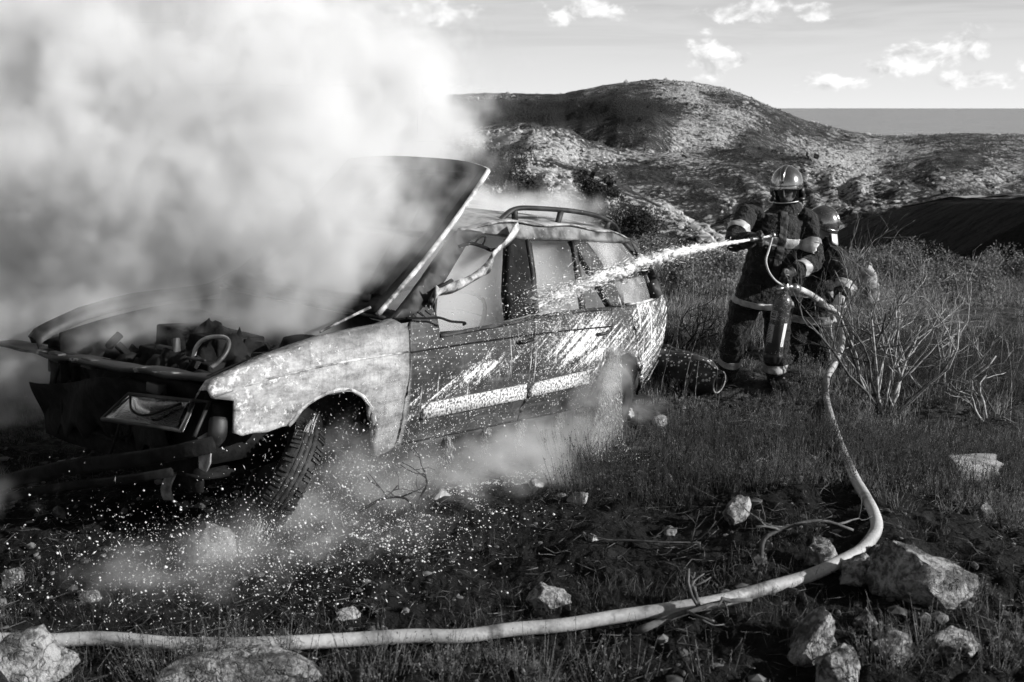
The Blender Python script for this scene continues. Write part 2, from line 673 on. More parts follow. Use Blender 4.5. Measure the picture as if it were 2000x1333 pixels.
# ================================================================== the burnt station wagon
CAR_H, CAR_P, CAR_R = R(232.75), R(7.3), R(-1.0)
_f = Vector((math.cos(CAR_H) * math.cos(CAR_P), math.sin(CAR_H) * math.cos(CAR_P), math.sin(CAR_P)))
_l = Vector((-math.sin(CAR_H), math.cos(CAR_H), 0))
_u = _f.cross(_l)
_l2 = _l * math.cos(CAR_R) + _u * math.sin(CAR_R)
_u2 = _f.cross(_l2)
CARM = Matrix(((_f.x, _l2.x, _u2.x, -1.576), (_f.y, _l2.y, _u2.y, 5.24), (_f.z, _l2.z, _u2.z, -2.005 + CAM_H), (0, 0, 0, 1)))
CARI = CARM.inverted()
car = empty('station_wagon')
car.matrix_world = CARM
tag(car, 'burnt-out station wagon smoking with its hood thrown open', 'car')


def cpt(px, py, axis, v):
    o = CARI @ Vector((0, 0, CAM_H))
    d = CARI.to_3x3() @ ray(px, py)
    return o + d * ((v - o[axis]) / d[axis])


_SZ, _SY = [-.5, .2, .45, .7, .92, 1.42, 2], [.78, .80, .85, .855, .815, .57, .3]


def S(x, z):
    y = float(np.interp(z, _SZ, _SY))
    if x > .2: y -= .12 * ((x - .2) / .7) ** 2
    if x < -2.9: y -= .10 * ((-2.9 - x) / .75) ** 2
    return y


def car_mats():
    M = {}
    # --- body side: blistered pale paint on the fender, soot and foam streaks behind
    m, t, b = new_mat('burnt_paint_with_foam')
    co = obj_co(t)
    x, y, z = sep(t, co)
    big = nz(t, co, 5.0, 4, .6)
    fine = nz(t, co, 38, 4, .65)
    cells = vor(t, co, 30)
    A = .52
    u = z * math.sin(A) - x * math.cos(A)
    v = x * math.sin(A) + z * math.cos(A)
    stk = nz(t, comb(t, u * 2.6, y * 2.0, v * 52.0), 1.0, 5, .66, .3)
    smear = nz(t, comb(t, x * 5.0, y, z * 17.0), 1.0, 6, .68, .5)
    blist = (.27 + (smear - .5) * .75 + (fine - .5) * .30 + (big - .5) * .30 + (nz(t, co, 110, 3, .6) - .5) * .28).max(.04)
    rim_ = (((x - .03) / .37) * ((x - .03) / .37) + ((z - .33) / .34) * ((z - .33) / .34))
    blist = blist * (1.0 - (1.0 - rim_.step(1.05, 1.5)) * .25) * (1.0 - (nz(t, comb(t, x * 30, y, z * 3.0), 1.0, 4, .6).step(.50, .75)) * .35)
    blotch = (big + (z - .72) * .9 + (x - .3) * .35).step(.66, .78)           # sooty upper corner of the fender
    blist = blist * (1.0 - blotch * .75 * fine.step(.35, .6)) * (1.0 - (z + (big - .5) * .22 + x * .10).step(.84, .93) * .6) * (1.0 - (x * -1.0 + (big - .5) * .3).step(.36, .50) * .45)
    flake = (nz(t, co, 26, 5, .75) + (x - .3) * .14).step(.57, .66)
    blist = blist + (.70 - blist) * flake * .8
    soot = .012 + big.step(.35, .75) * .04 + fine.step(.5, .8) * .05 + nz(t, comb(t, x * 3, y, z * 28), 1.0, 4, .6).step(.5, .75) * .05
    reg = ((((x + 2.25) / .62) * ((x + 2.25) / .62) + ((z - .74) / .20) * ((z - .74) / .20)) * -1.0).exp()
    reg2 = ((((x + 1.05) / .55) * ((x + 1.05) / .55) + ((z - .62 - (x + 1.05) * -.22) / .085) * ((z - .62 - (x + 1.05) * -.22) / .085)) * -1.0).exp() * .72
    rear = (1.0 - x.step(-2.95, -2.55)) * (1.0 - z.step(1.0, 1.08)) * .62
    patch = nz(t, comb(t, u * 1.2, 0.0, v * 3.0), 2.2, 3, .5)
    W = reg.max(reg2).max(rear) * (patch * 1.5 + .28)
    foam = (W * .66 + (stk - .5) * 1.7 + (fine - .5) * 1.1 + (nz(t, co, 120, 2) - .5) * .9 - .34).step(.0, .46)
    sp1 = vor(t, comb(t, u * .6, y, v), 95, out='Distance')
    spr = vor(t, comb(t, u * .6, y, v), 95, out='Color')
    sr_ = sep(t, spr)[0]
    spk = (1.0 - (sp1 / (sr_ * .40).max(.02)).step(.75, 1.0)) * sr_.gt(.66)
    drops = spk * (nz(t, co, 3.0, 2).step(.30, .5)) * (1.0 - x.step(-.6, -.3) * .9)
    runs = nz(t, comb(t, x * 40, y * 3, z * 1.5), 1.0, 4, .6).step(.60, .70) * (W * 1.6 + .15).step(.15, .7)
    wet = foam.max(drops).max(runs * .8)
    front = x.step(-.505, -.47)
    col = soot + (blist - soot) * front
    col = col + (.84 - col) * (foam.max(drops * .55).max(runs * .8)) * (1.0 - front)
    set_col(t, b, col)
    b.inputs['Roughness'].default_value = .55
    b.inputs['Specular IOR Level'].default_value = .35
    set_bump(t, b, fine * .4 + wet * .9 + cells * .5 * front, .55, .004)
    M['paint'] = m
    M['soot'] = grey('sooty_sheet_metal', .007, .045, 7, .6, .3, .5, .006)
    M['black'] = grey('charred_black', .003, .011, 12, .85, 0, .6, .01, spec=.2)
    M['bare'] = grey('bare_scorched_steel', .05, .42, 9, .5, .35, .5, .004)
    m, t, b = new_mat('pale_ash_steel')
    co = obj_co(t)
    n_ = nz(t, co, 16, 5, .65)
    n2 = nz(t, co, 3.5, 3)
    set_col(t, b, n_.step(.35, .7) * .42 + n2.step(.4, .6) * .25 + .04)
    b.inputs['Roughness'].default_value = .6
    set_bump(t, b, n_, .4, .004)
    M['ash'] = m
    M['strip'] = grey('speckled_rub_strip', .05, .62, 70, .6, 0, .5, .004, lo=.38, hi=.6)
    M['patchy'] = grey('soot_with_paint_patches', .010, .40, 6.5, .6, .1, .5, .004, lo=.60, hi=.68)
    M['roofside'] = grey('scorched_roof_edge', .025, .20, 8, .55, .2, .5, .005)
    M['rubber'] = grey('burnt_tyre_rubber', .004, .018, 14, .7, 0, .7, .01)
    m, t, b = new_mat('smoked_window_glass')
    co = obj_co(t)
    b.inputs['Base Color'].default_value = (.65, .65, .65, 1)
    b.inputs['Roughness'].default_value = .12
    b.inputs['Transmission Weight'].default_value = 0
    b.inputs['IOR'].default_value = 1.45
    tr = t.nodes.new('ShaderNodeBsdfTransparent')
    tr.inputs[0].default_value = (.82, .82, .82, 1)
    mx = t.nodes.new('ShaderNodeMixShader')
    film = nz(t, co, 4.5, 4).step(.35, .8) * .32 + .10
    spx = vor(t, co, 55)
    t.links.new((film + (1.0 - spx.step(.10, .16)) * .6).cl().k, mx.inputs[0])
    t.links.new(tr.outputs[0], mx.inputs[1])
    t.links.new(b.outputs[0], mx.inputs[2])
    t.links.new(mx.outputs[0], [n for n in t.nodes if n.type == 'OUTPUT_MATERIAL'][0].inputs[0])
    M['glass'] = m
    m, t, b = new_mat('headlight_glass')
    b.inputs['Base Color'].default_value = (.9, .9, .9, 1)
    b.inputs['Roughness'].default_value = .08
    b.inputs['Transmission Weight'].default_value = 1.0
    b.inputs['IOR'].default_value = 1.3
    M['lens'] = m
    M['chrome'] = grey('headlight_reflector', .35, .7, 5, .22, .9)
    return M


CM = car_mats()


def panel(name, poly, mat, parent, sgn=1, th=.012, cell=.075, off=0.0, warp=.004, surf=None):
    bm = bmesh.new()
    vs = [bm.verts.new((p[0], 0, p[1])) for p in poly]
    bm.faces.new(vs)
    bmesh.ops.triangulate(bm, faces=bm.faces[:])
    for ax, no in ((0, (1, 0, 0)), (1, (0, 0, 1))):
        lo, hi = min(p[ax] for p in poly), max(p[ax] for p in poly)
        k = math.floor(lo / cell) + 1
        while k * cell < hi:
            c = k * cell
            bmesh.ops.bisect_plane(bm, geom=bm.verts[:] + bm.edges[:] + bm.faces[:], plane_co=(c, 0, 0) if ax == 0 else (0, 0, c), plane_no=no)
            k += 1
    bmesh.ops.remove_doubles(bm, verts=bm.verts[:], dist=.0004)
    P = [v.co.copy() for v in bm.verts]
    wn = fbm(np.array([p.x * 3.1 for p in P]), np.array([p.z * 3.1 for p in P]), 3, 5) * 2 * warp
    for v, w in zip(bm.verts, wn):
        yy = (surf or S)(v.co.x, v.co.z) + off + w
        v.co.y = sgn * yy
    bmesh.ops.recalc_face_normals(bm, faces=bm.faces[:])
    bm.normal_update()
    if sum(f.normal.y * f.calc_area() for f in bm.faces) * sgn < 0:
        bmesh.ops.reverse_faces(bm, faces=bm.faces[:])
    me = bpy.data.meshes.new(name)
    bm.to_mesh(me)
    bm.free()
    me.polygons.foreach_set('use_smooth', [True] * len(me.polygons))
    me.materials.append(mat)
    o = bpy.data.objects.new(name, me)
    COL.objects.link(o)
    o.parent = parent
    if th:
        m = o.modifiers.new('solid', 'SOLIDIFY')
        m.thickness = th
        m.offset = -1
    return o


def lip(name, pts, r, mat, parent, sgn=1, off=.0):
    mb = MB()
    mb.tube([(x, sgn * (S(x, z) + off), z) for x, z in pts], r, 6)
    return mb.build(name, mat, parent)


FSEAM = [(-.485, .935), (-.48, .80), (-.468, .64), (-.452, .47), (-.447, .27)]
FARCH = [(-.30, .24), (-.288, .34), (-.26, .43), (-.21, .53), (-.14, .60), (-.06, .64), (.03, .652), (.11, .642), (.18, .622), (.23, .60), (.27, .575), (.305, .53), (.335, .505)]
FBOT = [(.38, .502), (.45, .486), (.53, .49), (.58, .482), (.625, .50)]
FTOP = [(.63, .65), (.735, .668), (.75, .70), (.72, .74), (.655, .768), (.59, .792), (.46, .84), (.29, .882), (.12, .915), (-.12, .94), (-.31, .955), (-.40, .975)]
R_ARCH = [(-2.72 + .355 * math.cos(a), .30 + .355 * math.sin(a)) for a in [math.pi * k / 12 for k in range(0, 13)]]

for sg in (1, -1):
    pm = CM['paint'] if sg > 0 else CM['soot']
    # front fender
    fe = panel('front_fender', FSEAM + FARCH[::1] + FBOT + FTOP, pm, car, sg, .012, .05, 0, .005)
    mb = MB()                                             # folded inner edge along the hood gap
    ft = FTOP[2:]
    rows = [[(x, sg * (S(x, z) - d), z - e) for x, z in ft] for d, e in ((0, 0), (.025, -.004), (.07, .006), (.10, .05))]
    vs = [p for r_ in rows for p in r_]
    n = len(ft)
    mb.add(vs, [(i * n + j, i * n + j + 1, (i + 1) * n + j + 1, (i + 1) * n + j) for i in range(3) for j in range(n - 1)])
    mb.build('fender_edge', pm, fe, True, 0, .006)
    lip('wheel_arch_lip', FARCH, .011, CM['ash'] if sg > 0 else CM['soot'], fe, sg, -.004)
    if sg > 0:
        lip('fender_crease', [(.73, .675), (.42, .747), (.2, .772), (-.03, .788), (-.25, .797), (-.47, .805)], .006, CM['ash'], fe, sg, .0)
        tag(fe, 'pale blistered front fender')
    # front door
    D1 = [(-.495, .935), (-.49, .80), (-.478, .64), (-.462, .47), (-.458, .285), (-1.55, .285), (-1.565, .40), (-1.612, .74), (-1.64, .955), (-1.43, .93), (-.86, .895), (-.735, .885), (-.745, 1.10), (-.66, 1.065), (-.54, .985)]
    fd = panel('front_door', D1, pm, car, sg, .02, .06)
    # rear door
    D2 = [(-1.65, .955), (-1.622, .74), (-1.575, .40), (-1.56, .285), (-2.33, .285), (-2.355, .40), (-2.385, .50), (-2.44, .60), (-2.515, .69), (-2.56, .80), (-2.60, .975), (-2.25, .975)]
    rd = panel('rear_door', D2, pm, car, sg, .02, .06)
    for dr, (x0, z0, x1, z1) in ((fd, (-.60, .47, -1.555, .49)), (rd, (-1.60, .49, -2.28, .52))):
        st_ = panel('rub_strip', [(x0, z0 - .045), (x1, z1 - .05), (x1 + .01, z1 + .042), (x0 - .06, z0 + .042), (x0 - .005, z0 + .01)], CM['strip'] if sg > 0 else CM['soot'], dr, sg, .03, .08, .022, .002)
        hx = -1.45 if dr is fd else -2.36
        hb = MB()
        hb.tube([(hx, sg * (S(hx, .80) + .004), .80), (hx - .02, sg * (S(hx, .8) + .028), .805), (hx - .12, sg * (S(hx, .8) + .028), .812), (hx - .14, sg * (S(hx, .8) + .004), .814)], .011, 6)
        hb.build('door_handle', CM['soot'], dr)
        panel('belt_moulding', ([(-.735, .888), (-1.44, .932), (-1.64, .958), (-1.64, .937), (-1.44, .912), (-.735, .868)] if dr is fd else [(-1.65, .958), (-2.25, .978), (-2.60, .98), (-2.60, .958), (-2.25, .955), (-1.65, .936)]), CM['soot'], dr, sg, .012, .1, .010, .001)
        panel('door_crease', ([(-.49, .806), (-1.0, .826), (-1.61, .842), (-1.61, .832), (-1.0, .816), (-.49, .796)] if dr is fd else [(-1.62, .842), (-2.1, .85), (-2.56, .85), (-2.56, .840), (-2.1, .84), (-1.62, .832)]), CM['black'], dr, sg, .01, .1, .003, .001)  # black strip draws the shade line along the door crease
    # rear quarter with its wheel arch
    Q = [(-2.61, .975), (-2.57, .80), (-2.525, .69), (-2.47, .60)] + [p for p in R_ARCH if p[1] > .33 and p[0] < -2.5] + [(-3.08, .30), (-3.12, .40), (-3.20, .48), (-3.32, .56), (-3.41, .70), (-3.50, .86), (-3.53, .93), (-3.545, 1.04), (-3.33, 1.0), (-2.82, .975)]
    rq = panel('rear_quarter', Q, pm, car, sg, .02, .06)
    lip('wheel_arch_lip', [p for p in R_ARCH if p[0] < -2.4], .011, CM['soot'], rq, sg, -.004)
    lip('window_edge', [(-2.82, .985), (-3.05, .992), (-3.325, 1.01), (-3.30, 1.12), (-3.275, 1.25)], .011, CM['ash'] if sg > 0 else CM['soot'], rq, sg, -.004)
    # sill
    mb = MB()
    mb.grid(lambda a, b_: (-.44 - 1.92 * a, sg * (.80 - .03 * (1 - b_)), .165 + .115 * b_ + .006 * math.sin(a * 23)), 24, 3)
    mb.build('sill', CM['soot'] if sg > 0 else CM['black'], car, True, 0, .03)
    # pillars
    panel('windscreen_pillar', [(-.40, .985), (-.75, 1.20), (-1.15, 1.465), (-1.40, 1.445), (-1.20, 1.385), (-.90, 1.17), (-.56, .985)], CM['soot'], car, sg, .05, .06, 0, .006)
    panel('centre_pillar', [(-1.43, .945), (-1.66, .965), (-1.76, 1.2), (-1.815, 1.42), (-1.66, 1.43), (-1.60, 1.33), (-1.47, 1.1)], CM['black'], car, sg, .06, .06, -.012, .006)
    panel('rear_pillar', [(-2.61, .985), (-2.80, .985), (-2.72, 1.16), (-2.63, 1.31), (-2.53, 1.425), (-2.36, 1.425), (-2.43, 1.3), (-2.52, 1.15)], pm, car, sg, .05, .06, 0, .004)
    panel('tail_pillar', [(-3.34, 1.01), (-3.55, 1.045), (-3.55, 1.09), (-3.40, 1.285), (-3.18, 1.435), (-3.06, 1.425), (-3.30, 1.26)], CM['soot'], car, sg, .06, .06, 0, .003)
    # door window frames left standing
    wf = panel('window_frame', [(-1.66, .965), (-1.715, .968), (-1.80, 1.21), (-1.835, 1.41), (-2.34, 1.425), (-2.36, 1.41), (-2.29, 1.41), (-1.875, 1.385), (-1.845, 1.2)][:2] + [(-1.80, 1.2), (-1.855, 1.39), (-1.82, 1.42), (-1.765, 1.2)], CM['soot'], rd, sg, .03, .08, .004)
    panel('window_divider', [(-2.245, .98), (-2.295, .98), (-2.40, 1.41), (-2.365, 1.41)], CM['soot'], rd, sg, .03, .08, -.006)
    # roof side rail
    panel('roof_side', [(-1.15, 1.465), (-1.22, 1.39), (-1.40, 1.445), (-1.66, 1.43), (-1.8, 1.415), (-2.44, 1.425), (-3.06, 1.42), (-3.18, 1.435), (-2.91, 1.49), (-2.44, 1.51), (-1.76, 1.515), (-1.4, 1.50)], CM['roofside'] if sg > 0 else CM['soot'], car, sg, .03, .06, 0, .004)
    # roof rail: bar on three feet
    rr_ = MB()
    ry = sg * .50
    zr = 1.515
    rr_.tube(spline([(-1.60, ry, zr), (-1.66, ry, zr + .045), (-1.76, ry, zr + .088), (-1.95, ry, zr + .102), (-2.4, ry, zr + .105), (-2.75, ry, zr + .085), (-2.98, ry, zr + .035), (-3.08, ry, zr - .03)], 5), [(.017, .022)] * 36, 8)
    rail = rr_.build('roof_rail', CM['soot'], car)
    for fx, sl in ((-1.745, -.03), (-2.28, .04), (-2.93, .04)):
        fb = MB()
        fb.tube([(fx + sl, ry, zr - .03), (fx + sl * .4, ry, zr + .04), (fx, ry, zr + .095 if fx > -2.5 else zr + .05)], [(.028, .022), (.022, .02), (.026, .02)], 8)
        fb.build('rail_foot', CM['soot'], rail)

tag(CM and [o for o in car.children if o.name == 'rear_quarter'][0], 'rear side panel streaked with white foam')

# bent strip of the front door window frame, torn loose from the pillar and hanging across the opening
tw = []
for (px, py, yv) in ((1010, 449, .60), (985, 478, .66), (962, 500, .70), (955, 520, .71), (920, 545, .74), (885, 562, .77), (858, 572, .79), (848, 580, .80)):
    tw.append(cpt(px, py, 1, yv))
tw = spline(tw, 4)
mb = MB()
wid = [.030, .040, .050, .052, .05, .045, .04, .028, .022, .024, .03, .034, .03, .026, .022, .020, .018, .018, .02, .022, .026, .030, .034, .036, .038, .04, .042, .044, .045]
vs, n = [], len(tw)
for i, p in enumerate(tw):
    a = .9 * math.sin(i * .33) + .2
    up = Vector((.25 * math.sin(a), .5 * math.sin(a), math.cos(a) * .9))
    w_ = wid[min(i, len(wid) - 1)] * 1.75
    vs += [p + up * w_, p + up * w_ * .1 + Vector((0, .018, 0)), p - up * w_]
mb.add(vs, [(i * 3 + j, i * 3 + 3 + j, i * 3 + 4 + j, i * 3 + 1 + j) for i in range(n - 1) for j in range(2)])
fdoor = [o for o in car.children if o.name == 'front_door'][0]
mb.build('bent_window_frame', CM['ash'], fdoor, True, 0, .012)
mb = MB()
mb.tube(spline([cpt(895, 483, 1, .60), cpt(920, 476, 1, .60), cpt(945, 483, 1, .60), cpt(962, 489, 1, .60), cpt(985, 478, 1, .59), cpt(1003, 455, 1, .58)], 6), .011, 6)
mb.tube(spline([cpt(925, 478, 1, .60), cpt(936, 466, 1, .59), cpt(946, 462, 1, .58), cpt(947, 470, 1, .59), cpt(942, 480, 1, .60)], 4), .006, 5)
mb.build('melted_window_seal', CM['black'], fdoor)
mb = MB()
mb.tube(spline([cpt(793, 622, 1, .80), cpt(830, 622, 1, .84), cpt(858, 621, 1, .86), cpt(880, 628, 1, .88), cpt(903, 630, 1, .89), cpt(909, 632, 1, .89), cpt(905, 635, 1, .89)], 5), .007, 6)
mb.tube([cpt(815, 610, 1, .80), cpt(826, 618, 1, .82)], .004, 5)
mb.tube([cpt(830, 607, 1, .80), cpt(842, 616, 1, .82)], .004, 5)
mb.build('mirror_rod', CM['black'], fdoor)
mb = MB()
mb.box((-.735, S(-.735, 1.0) - .01, 1.0), (.016, .02, .26))
mb.tube(spline([(-.66, .80, 1.06), (-.745, .765, 1.12), (-.90, .735, 1.17)], 4), .016, 6)
mb.build('quarter_light_post', CM['soot'], fdoor)

# quarter window glass, still in place
for sg in (1, -1):
    q_ = [o for o in car.children if o.name.startswith('rear_quarter')][0 if sg > 0 else 1]
    panel('quarter_window', [(-2.83, .985), (-3.33, 1.01), (-3.295, 1.26), (-3.06, 1.42), (-2.54, 1.42), (-2.64, 1.31), (-2.73, 1.16)], CM['glass'], q_, sg, .005, .1, -.02, 0)

# roof skin, sagging at the windscreen
mb = MB()


def roof_pt(a, b_):
    x = -1.12 - 2.08 * a
    v = -1 + 2 * b_
    sag = -.10 * max(0, 1 - a / .22) ** 1.5 * (1 - abs(v) ** 3) - .02 * max(0, 1 - a / .2)
    zz = float(np.interp(x, [-3.2, -2.91, -2.44, -1.76, -1.4, -1.12], [1.43, 1.488, 1.508, 1.512, 1.497, 1.465]))
    w_ = float(np.interp(x, [-3.2, -2.9, -1.7, -1.12], [.53, .545, .545, .55]))
    return Vector((x, w_ * v, zz + .045 * (1 - v * v) + sag + .010 * math.sin(x * 9 + v * 4)))


mb.grid(roof_pt, 36, 20)
mb.build('roof', CM['bare'], car, True, 0, .012)
mb = MB()                                              # header rail under the roof front
mb.tube(spline([(-1.16, .55, 1.43), (-1.14, .3, 1.39), (-1.15, 0, 1.38), (-1.14, -.3, 1.39), (-1.16, -.55, 1.43)], 5), [(.03, .018)] * 21, 8)
mb.build('windscreen_header', CM['soot'], car)

# hood standing open
tipN = cpt(963, 321, 1, .60)
hingeN = Vector((-.40, .66, .985))
hdir = tipN - hingeN
mb = MB()


def hood_pt(a, b_):
    v = -1 + 2 * b_
    w_ = .66 - .06 * a
    base = hingeN + hdir * a
    nrm = Vector((hdir.z, 0, -hdir.x)).normalized()       # towards the outer side of the hood
    corner = .10 * max(0, (a - .80) / .20) ** 2 * (abs(v) ** 3)
    p = Vector((base.x, w_ * v, base.z)) - nrm * (.05 * (1 - v * v) + .03 * math.sin(math.pi * a)) - hdir.normalized() * corner * .6
    p += hdir.normalized() * .06 * (1 - v * v) * a
    return p


mb.grid(hood_pt, 24, 20)
hood = mb.build('hood', CM['black'], car, True, 0, .02)
mb = MB()
for e in (0, 1):
    mb.tube([hood_pt(a / 24, e) for a in range(25)], .016, 6)
mb.tube([hood_pt(1, b_ / 20) for b_ in range(21)], .013, 6)
mb.build('hood_rim', CM['ash'], hood)
mb = MB()
nr = Vector((hdir.z, 0, -hdir.x)).normalized()
for (a0, b0, a1, b1) in ((.08, .12, .92, .40), (.08, .88, .92, .60), (.5, .1, .5, .9), (.1, .08, .9, .08), (.1, .92, .9, .92), (.9, .1, .9, .9), (.08, .1, .08, .9)):
    mb.tube([hood_pt(a0 + (a1 - a0) * k / 8, b0 + (b1 - b0) * k / 8) - nr * -.02 for k in range(9)], [(.022, .045)] * 9, 6)
mb.build('hood_brace', CM['black'], hood)

# ---------------------------------------------------------------- inside: floor, firewall, dash, seats, steering wheel
mb = MB()
mb.grid(lambda a, b_: (-.35 - 3.05 * a, -.74 + 1.48 * b_, .22 + .03 * math.sin(a * 9) * math.sin(b_ * 9)), 16, 8)
mb.build('floor_pan', CM['black'], car, True, 0, .02)
mb = MB()
mb.grid(lambda a, b_: (-.42 - .05 * a, -.74 + 1.48 * b_, .22 + .72 * a), 8, 12)
mb.build('firewall', CM['black'], car, True, 0, .02)
mb = MB()
mb.grid(lambda a, b_: (-.40 - .28 * a, -.70 + 1.40 * b_, .965 - .03 * math.sin(a * 3)), 6, 14)
mb.build('cowl', CM['soot'], car, True, 0, .02)
for sg in (1, -1):
    mb = MB()
    mb.grid(lambda a, b_: (-.46 - 1.9 * a, sg * (.745 - .02 * math.sin(b_ * 3)), .24 + .64 * b_), 10, 4)
    mb.grid(lambda a, b_: (-2.36 - .06 * b_ - (1.05 - .1 * b_) * a, sg * .70, .64 + .31 * b_), 6, 2)
    mb.build('inner_side', CM['black'], car, True, 0, .01)
mb = MB()
for k in range(5):
    mb.tube(spline([(-.62 - .06 * k, -.66, .86 - .05 * k), (-.66 - .05 * k, 0, .92 - .07 * k), (-.62 - .06 * k, .66, .86 - .05 * k)], 5), .018, 6)
mb.build('dashboard_beam', CM['black'], car)
mb = MB()
mb.tube([Vector((-.92 - .10 * math.sin(a), .36 + .18 * math.cos(a), .93 + .15 * math.sin(a))) for a in [2 * math.pi * k / 20 for k in range(21)]], .011, 6)
mb.tube([(-.92, .36, .93), (-.68, .36, .82)], .018, 6)
mb.tube([(-.92, .19, .93), (-.92, .53, .93)], .009, 6)
mb.build('steering_wheel', CM['black'], car)
for (sx, sy) in ((-1.25, .37), (-1.25, -.37), (-2.2, .37), (-2.2, -.37)):
    mb = MB()
    fr = [(sx, sy - .21, .45), (sx - .12, sy - .21, .75), (sx - .22, sy - .16, 1.02), (sx - .22, sy + .16, 1.02), (sx - .12, sy + .21, .75), (sx, sy + .21, .45)]
    mb.tube(spline(fr, 4), .014, 6)
    mb.tube(spline([(sx, sy - .21, .45), (sx + .4, sy - .21, .46), (sx + .4, sy + .21, .46), (sx, sy + .21, .45)], 3), .014, 6)
    for k in range(5):
        z_ = .52 + .1 * k
        mb.tube([(sx - .05 * k, sy - .2, z_), (sx - .05 * k - .01, sy, z_ + .015), (sx - .05 * k, sy + .2, z_)], .005, 5)
        mb.tube([(sx + .06 * k + .04, sy - .2, .46), (sx + .06 * k + .05, sy + .2, .455)], .005, 5)
    for dx in (-.02, .36):
        mb.tube([(sx + dx, sy - .19, .45), (sx + dx, sy - .19, .23)], .012, 6)
        mb.tube([(sx + dx, sy + .19, .45), (sx + dx, sy + .19, .23)], .012, 6)
    mb.build('seat_frame', CM['black'], car)
# tailgate frame and rear cross panel
mb = MB()
mb.tube(spline([(-3.50, .60, .92), (-3.45, .56, 1.18), (-3.24, .50, 1.42), (-3.24, 0, 1.46), (-3.24, -.50, 1.42), (-3.45, -.56, 1.18), (-3.50, -.60, .92)], 6), [(.035, .02)] * 37, 6)
mb.grid(lambda a, b_: (-3.53 + .08 * (1 - b_), -.62 + 1.24 * a, .42 + .50 * b_), 10, 5)
mb.build('tailgate', CM['soot'], car, True, 0, .01)
mb = MB()
mb.tube(spline([(-3.12, .72, .36), (-3.36, .66, .40), (-3.47, .40, .42), (-3.50, 0, .43), (-3.47, -.40, .42), (-3.36, -.66, .40), (-3.12, -.72, .36)], 4), [(.075, .02)] * 25, 8)
mb.build('rear_bumper', CM['soot'], car)

# ---------------------------------------------------------------- engine bay
mb = MB()
mb.grid(lambda a, b_: (-.40 + 1.05 * a, -.60 + 1.2 * b_, .26 + .02 * math.sin(7 * a + 5 * b_)), 8, 8)
mb.build('engine_bay_floor', CM['black'], car, True, 0, .02)
for sg in (1, -1):
    mb = MB()
    mb.grid(lambda a, b_: (-.40 + 1.06 * a, sg * (.60 + .04 * b_), .30 + (.60 - .16 * a ** 2) * b_), 10, 6)
    mb.lathe([(.30, .14), (.50, .135), (.545, .12), (.56, .07), (.56, .0)], 18, Matrix.Translation((-.05, sg * .50, .30)) @ Matrix.Rotation(-math.pi / 2, 4, 'Y'))
    mb.build('inner_fender', CM['black'], car, True, 0, .01)
mb = MB()
mb.box((.16, -.02, .52), (.46, .62, .38))
mb.box((.14, -.05, .76), (.30, .55, .12))
mb.tube([(.45, .28, .62), (.45, .40, .62)], .07, 12)
mb.tube([(.42, -.38, .58), (.42, -.30, .58)], .09, 12)
mb.build('engine', CM['black'], car, True, .012)
mb = MB()
mb.box((-.12, -.42, .70), (.20, .26, .26), Matrix.Rotation(.2, 3, 'Z'))
mb.build('battery_remains', CM['black'], car, True, .01)
for k in range(16):
    mb = MB()
    c_ = Vector((random.uniform(-.3, .45), random.uniform(-.5, .5), random.uniform(.60, .76)))
    rt_ = Matrix.Rotation(random.uniform(0, 3), 3, Vector((random.random(), random.random(), random.random())))
    if k % 2:
        mb.box(c_, (random.uniform(.04, .14), random.uniform(.03, .08), random.uniform(.01, .05)), rt_)
    else:
        mb.tube([c_, c_ + rt_ @ Vector((random.uniform(.06, .2), 0, 0)), c_ + rt_ @ Vector((random.uniform(.1, .25), .06, .03))], [random.uniform(.012, .03)] * 3, 8)
    mb.build('burnt_engine_part', CM['black'] if k % 3 else CM['soot'], car, k % 2 == 0, .004)
# charred heap of melted plastic and wiring over the engine
mb = MB()
_n = 46
_ax, _by = np.meshgrid(np.linspace(0, 1, _n + 1), np.linspace(0, 1, _n + 1), indexing='ij')
_hz = fbm(_ax * 5 + 2, _by * 6, 4, 91, .6) * .30 + np.abs(fbm(_ax * 13, _by * 14, 3, 95)) * .22 + np.sin(_ax * math.pi) ** .5 * np.sin(_by * math.pi) ** .4 * .26
mb.grid(lambda a, b_: (-.36 + .92 * a, -.60 + 1.18 * b_, .46 + .06 * (1 - a) + float(_hz[int(round(a * _n)), int(round(b_ * _n))])), _n, _n)
mb.build('melted_engine_debris', CM['black'], car, True)
# radiator support: flat top member with fans below
nE, fE = cpt(425, 738, 0, .66), cpt(8, 664, 0, .64)
yN, yF, zN, zF = nE.y, fE.y, nE.z, fE.z
mb = MB()


def sup(a, b_):
    yy = yN + (yF - yN) * a
    zz = zN + (zF - zN) * a + .008 * math.sin(a * 31) * math.sin(a * 7) - .012 * math.sin(math.pi * a)
    path = [(.50, -.016), (.58, .0), (.685, -.004), (.688, -.010), (.684, -.026)]
    i = min(int(b_ * 4), 3)
    f_ = b_ * 4 - i
    dx = path[i][0] + (path[i + 1][0] - path[i][0]) * f_
    dz = path[i][1] + (path[i + 1][1] - path[i][1]) * f_
    return Vector((dx + .05 * math.sin(math.pi * a), yy, zz + dz))


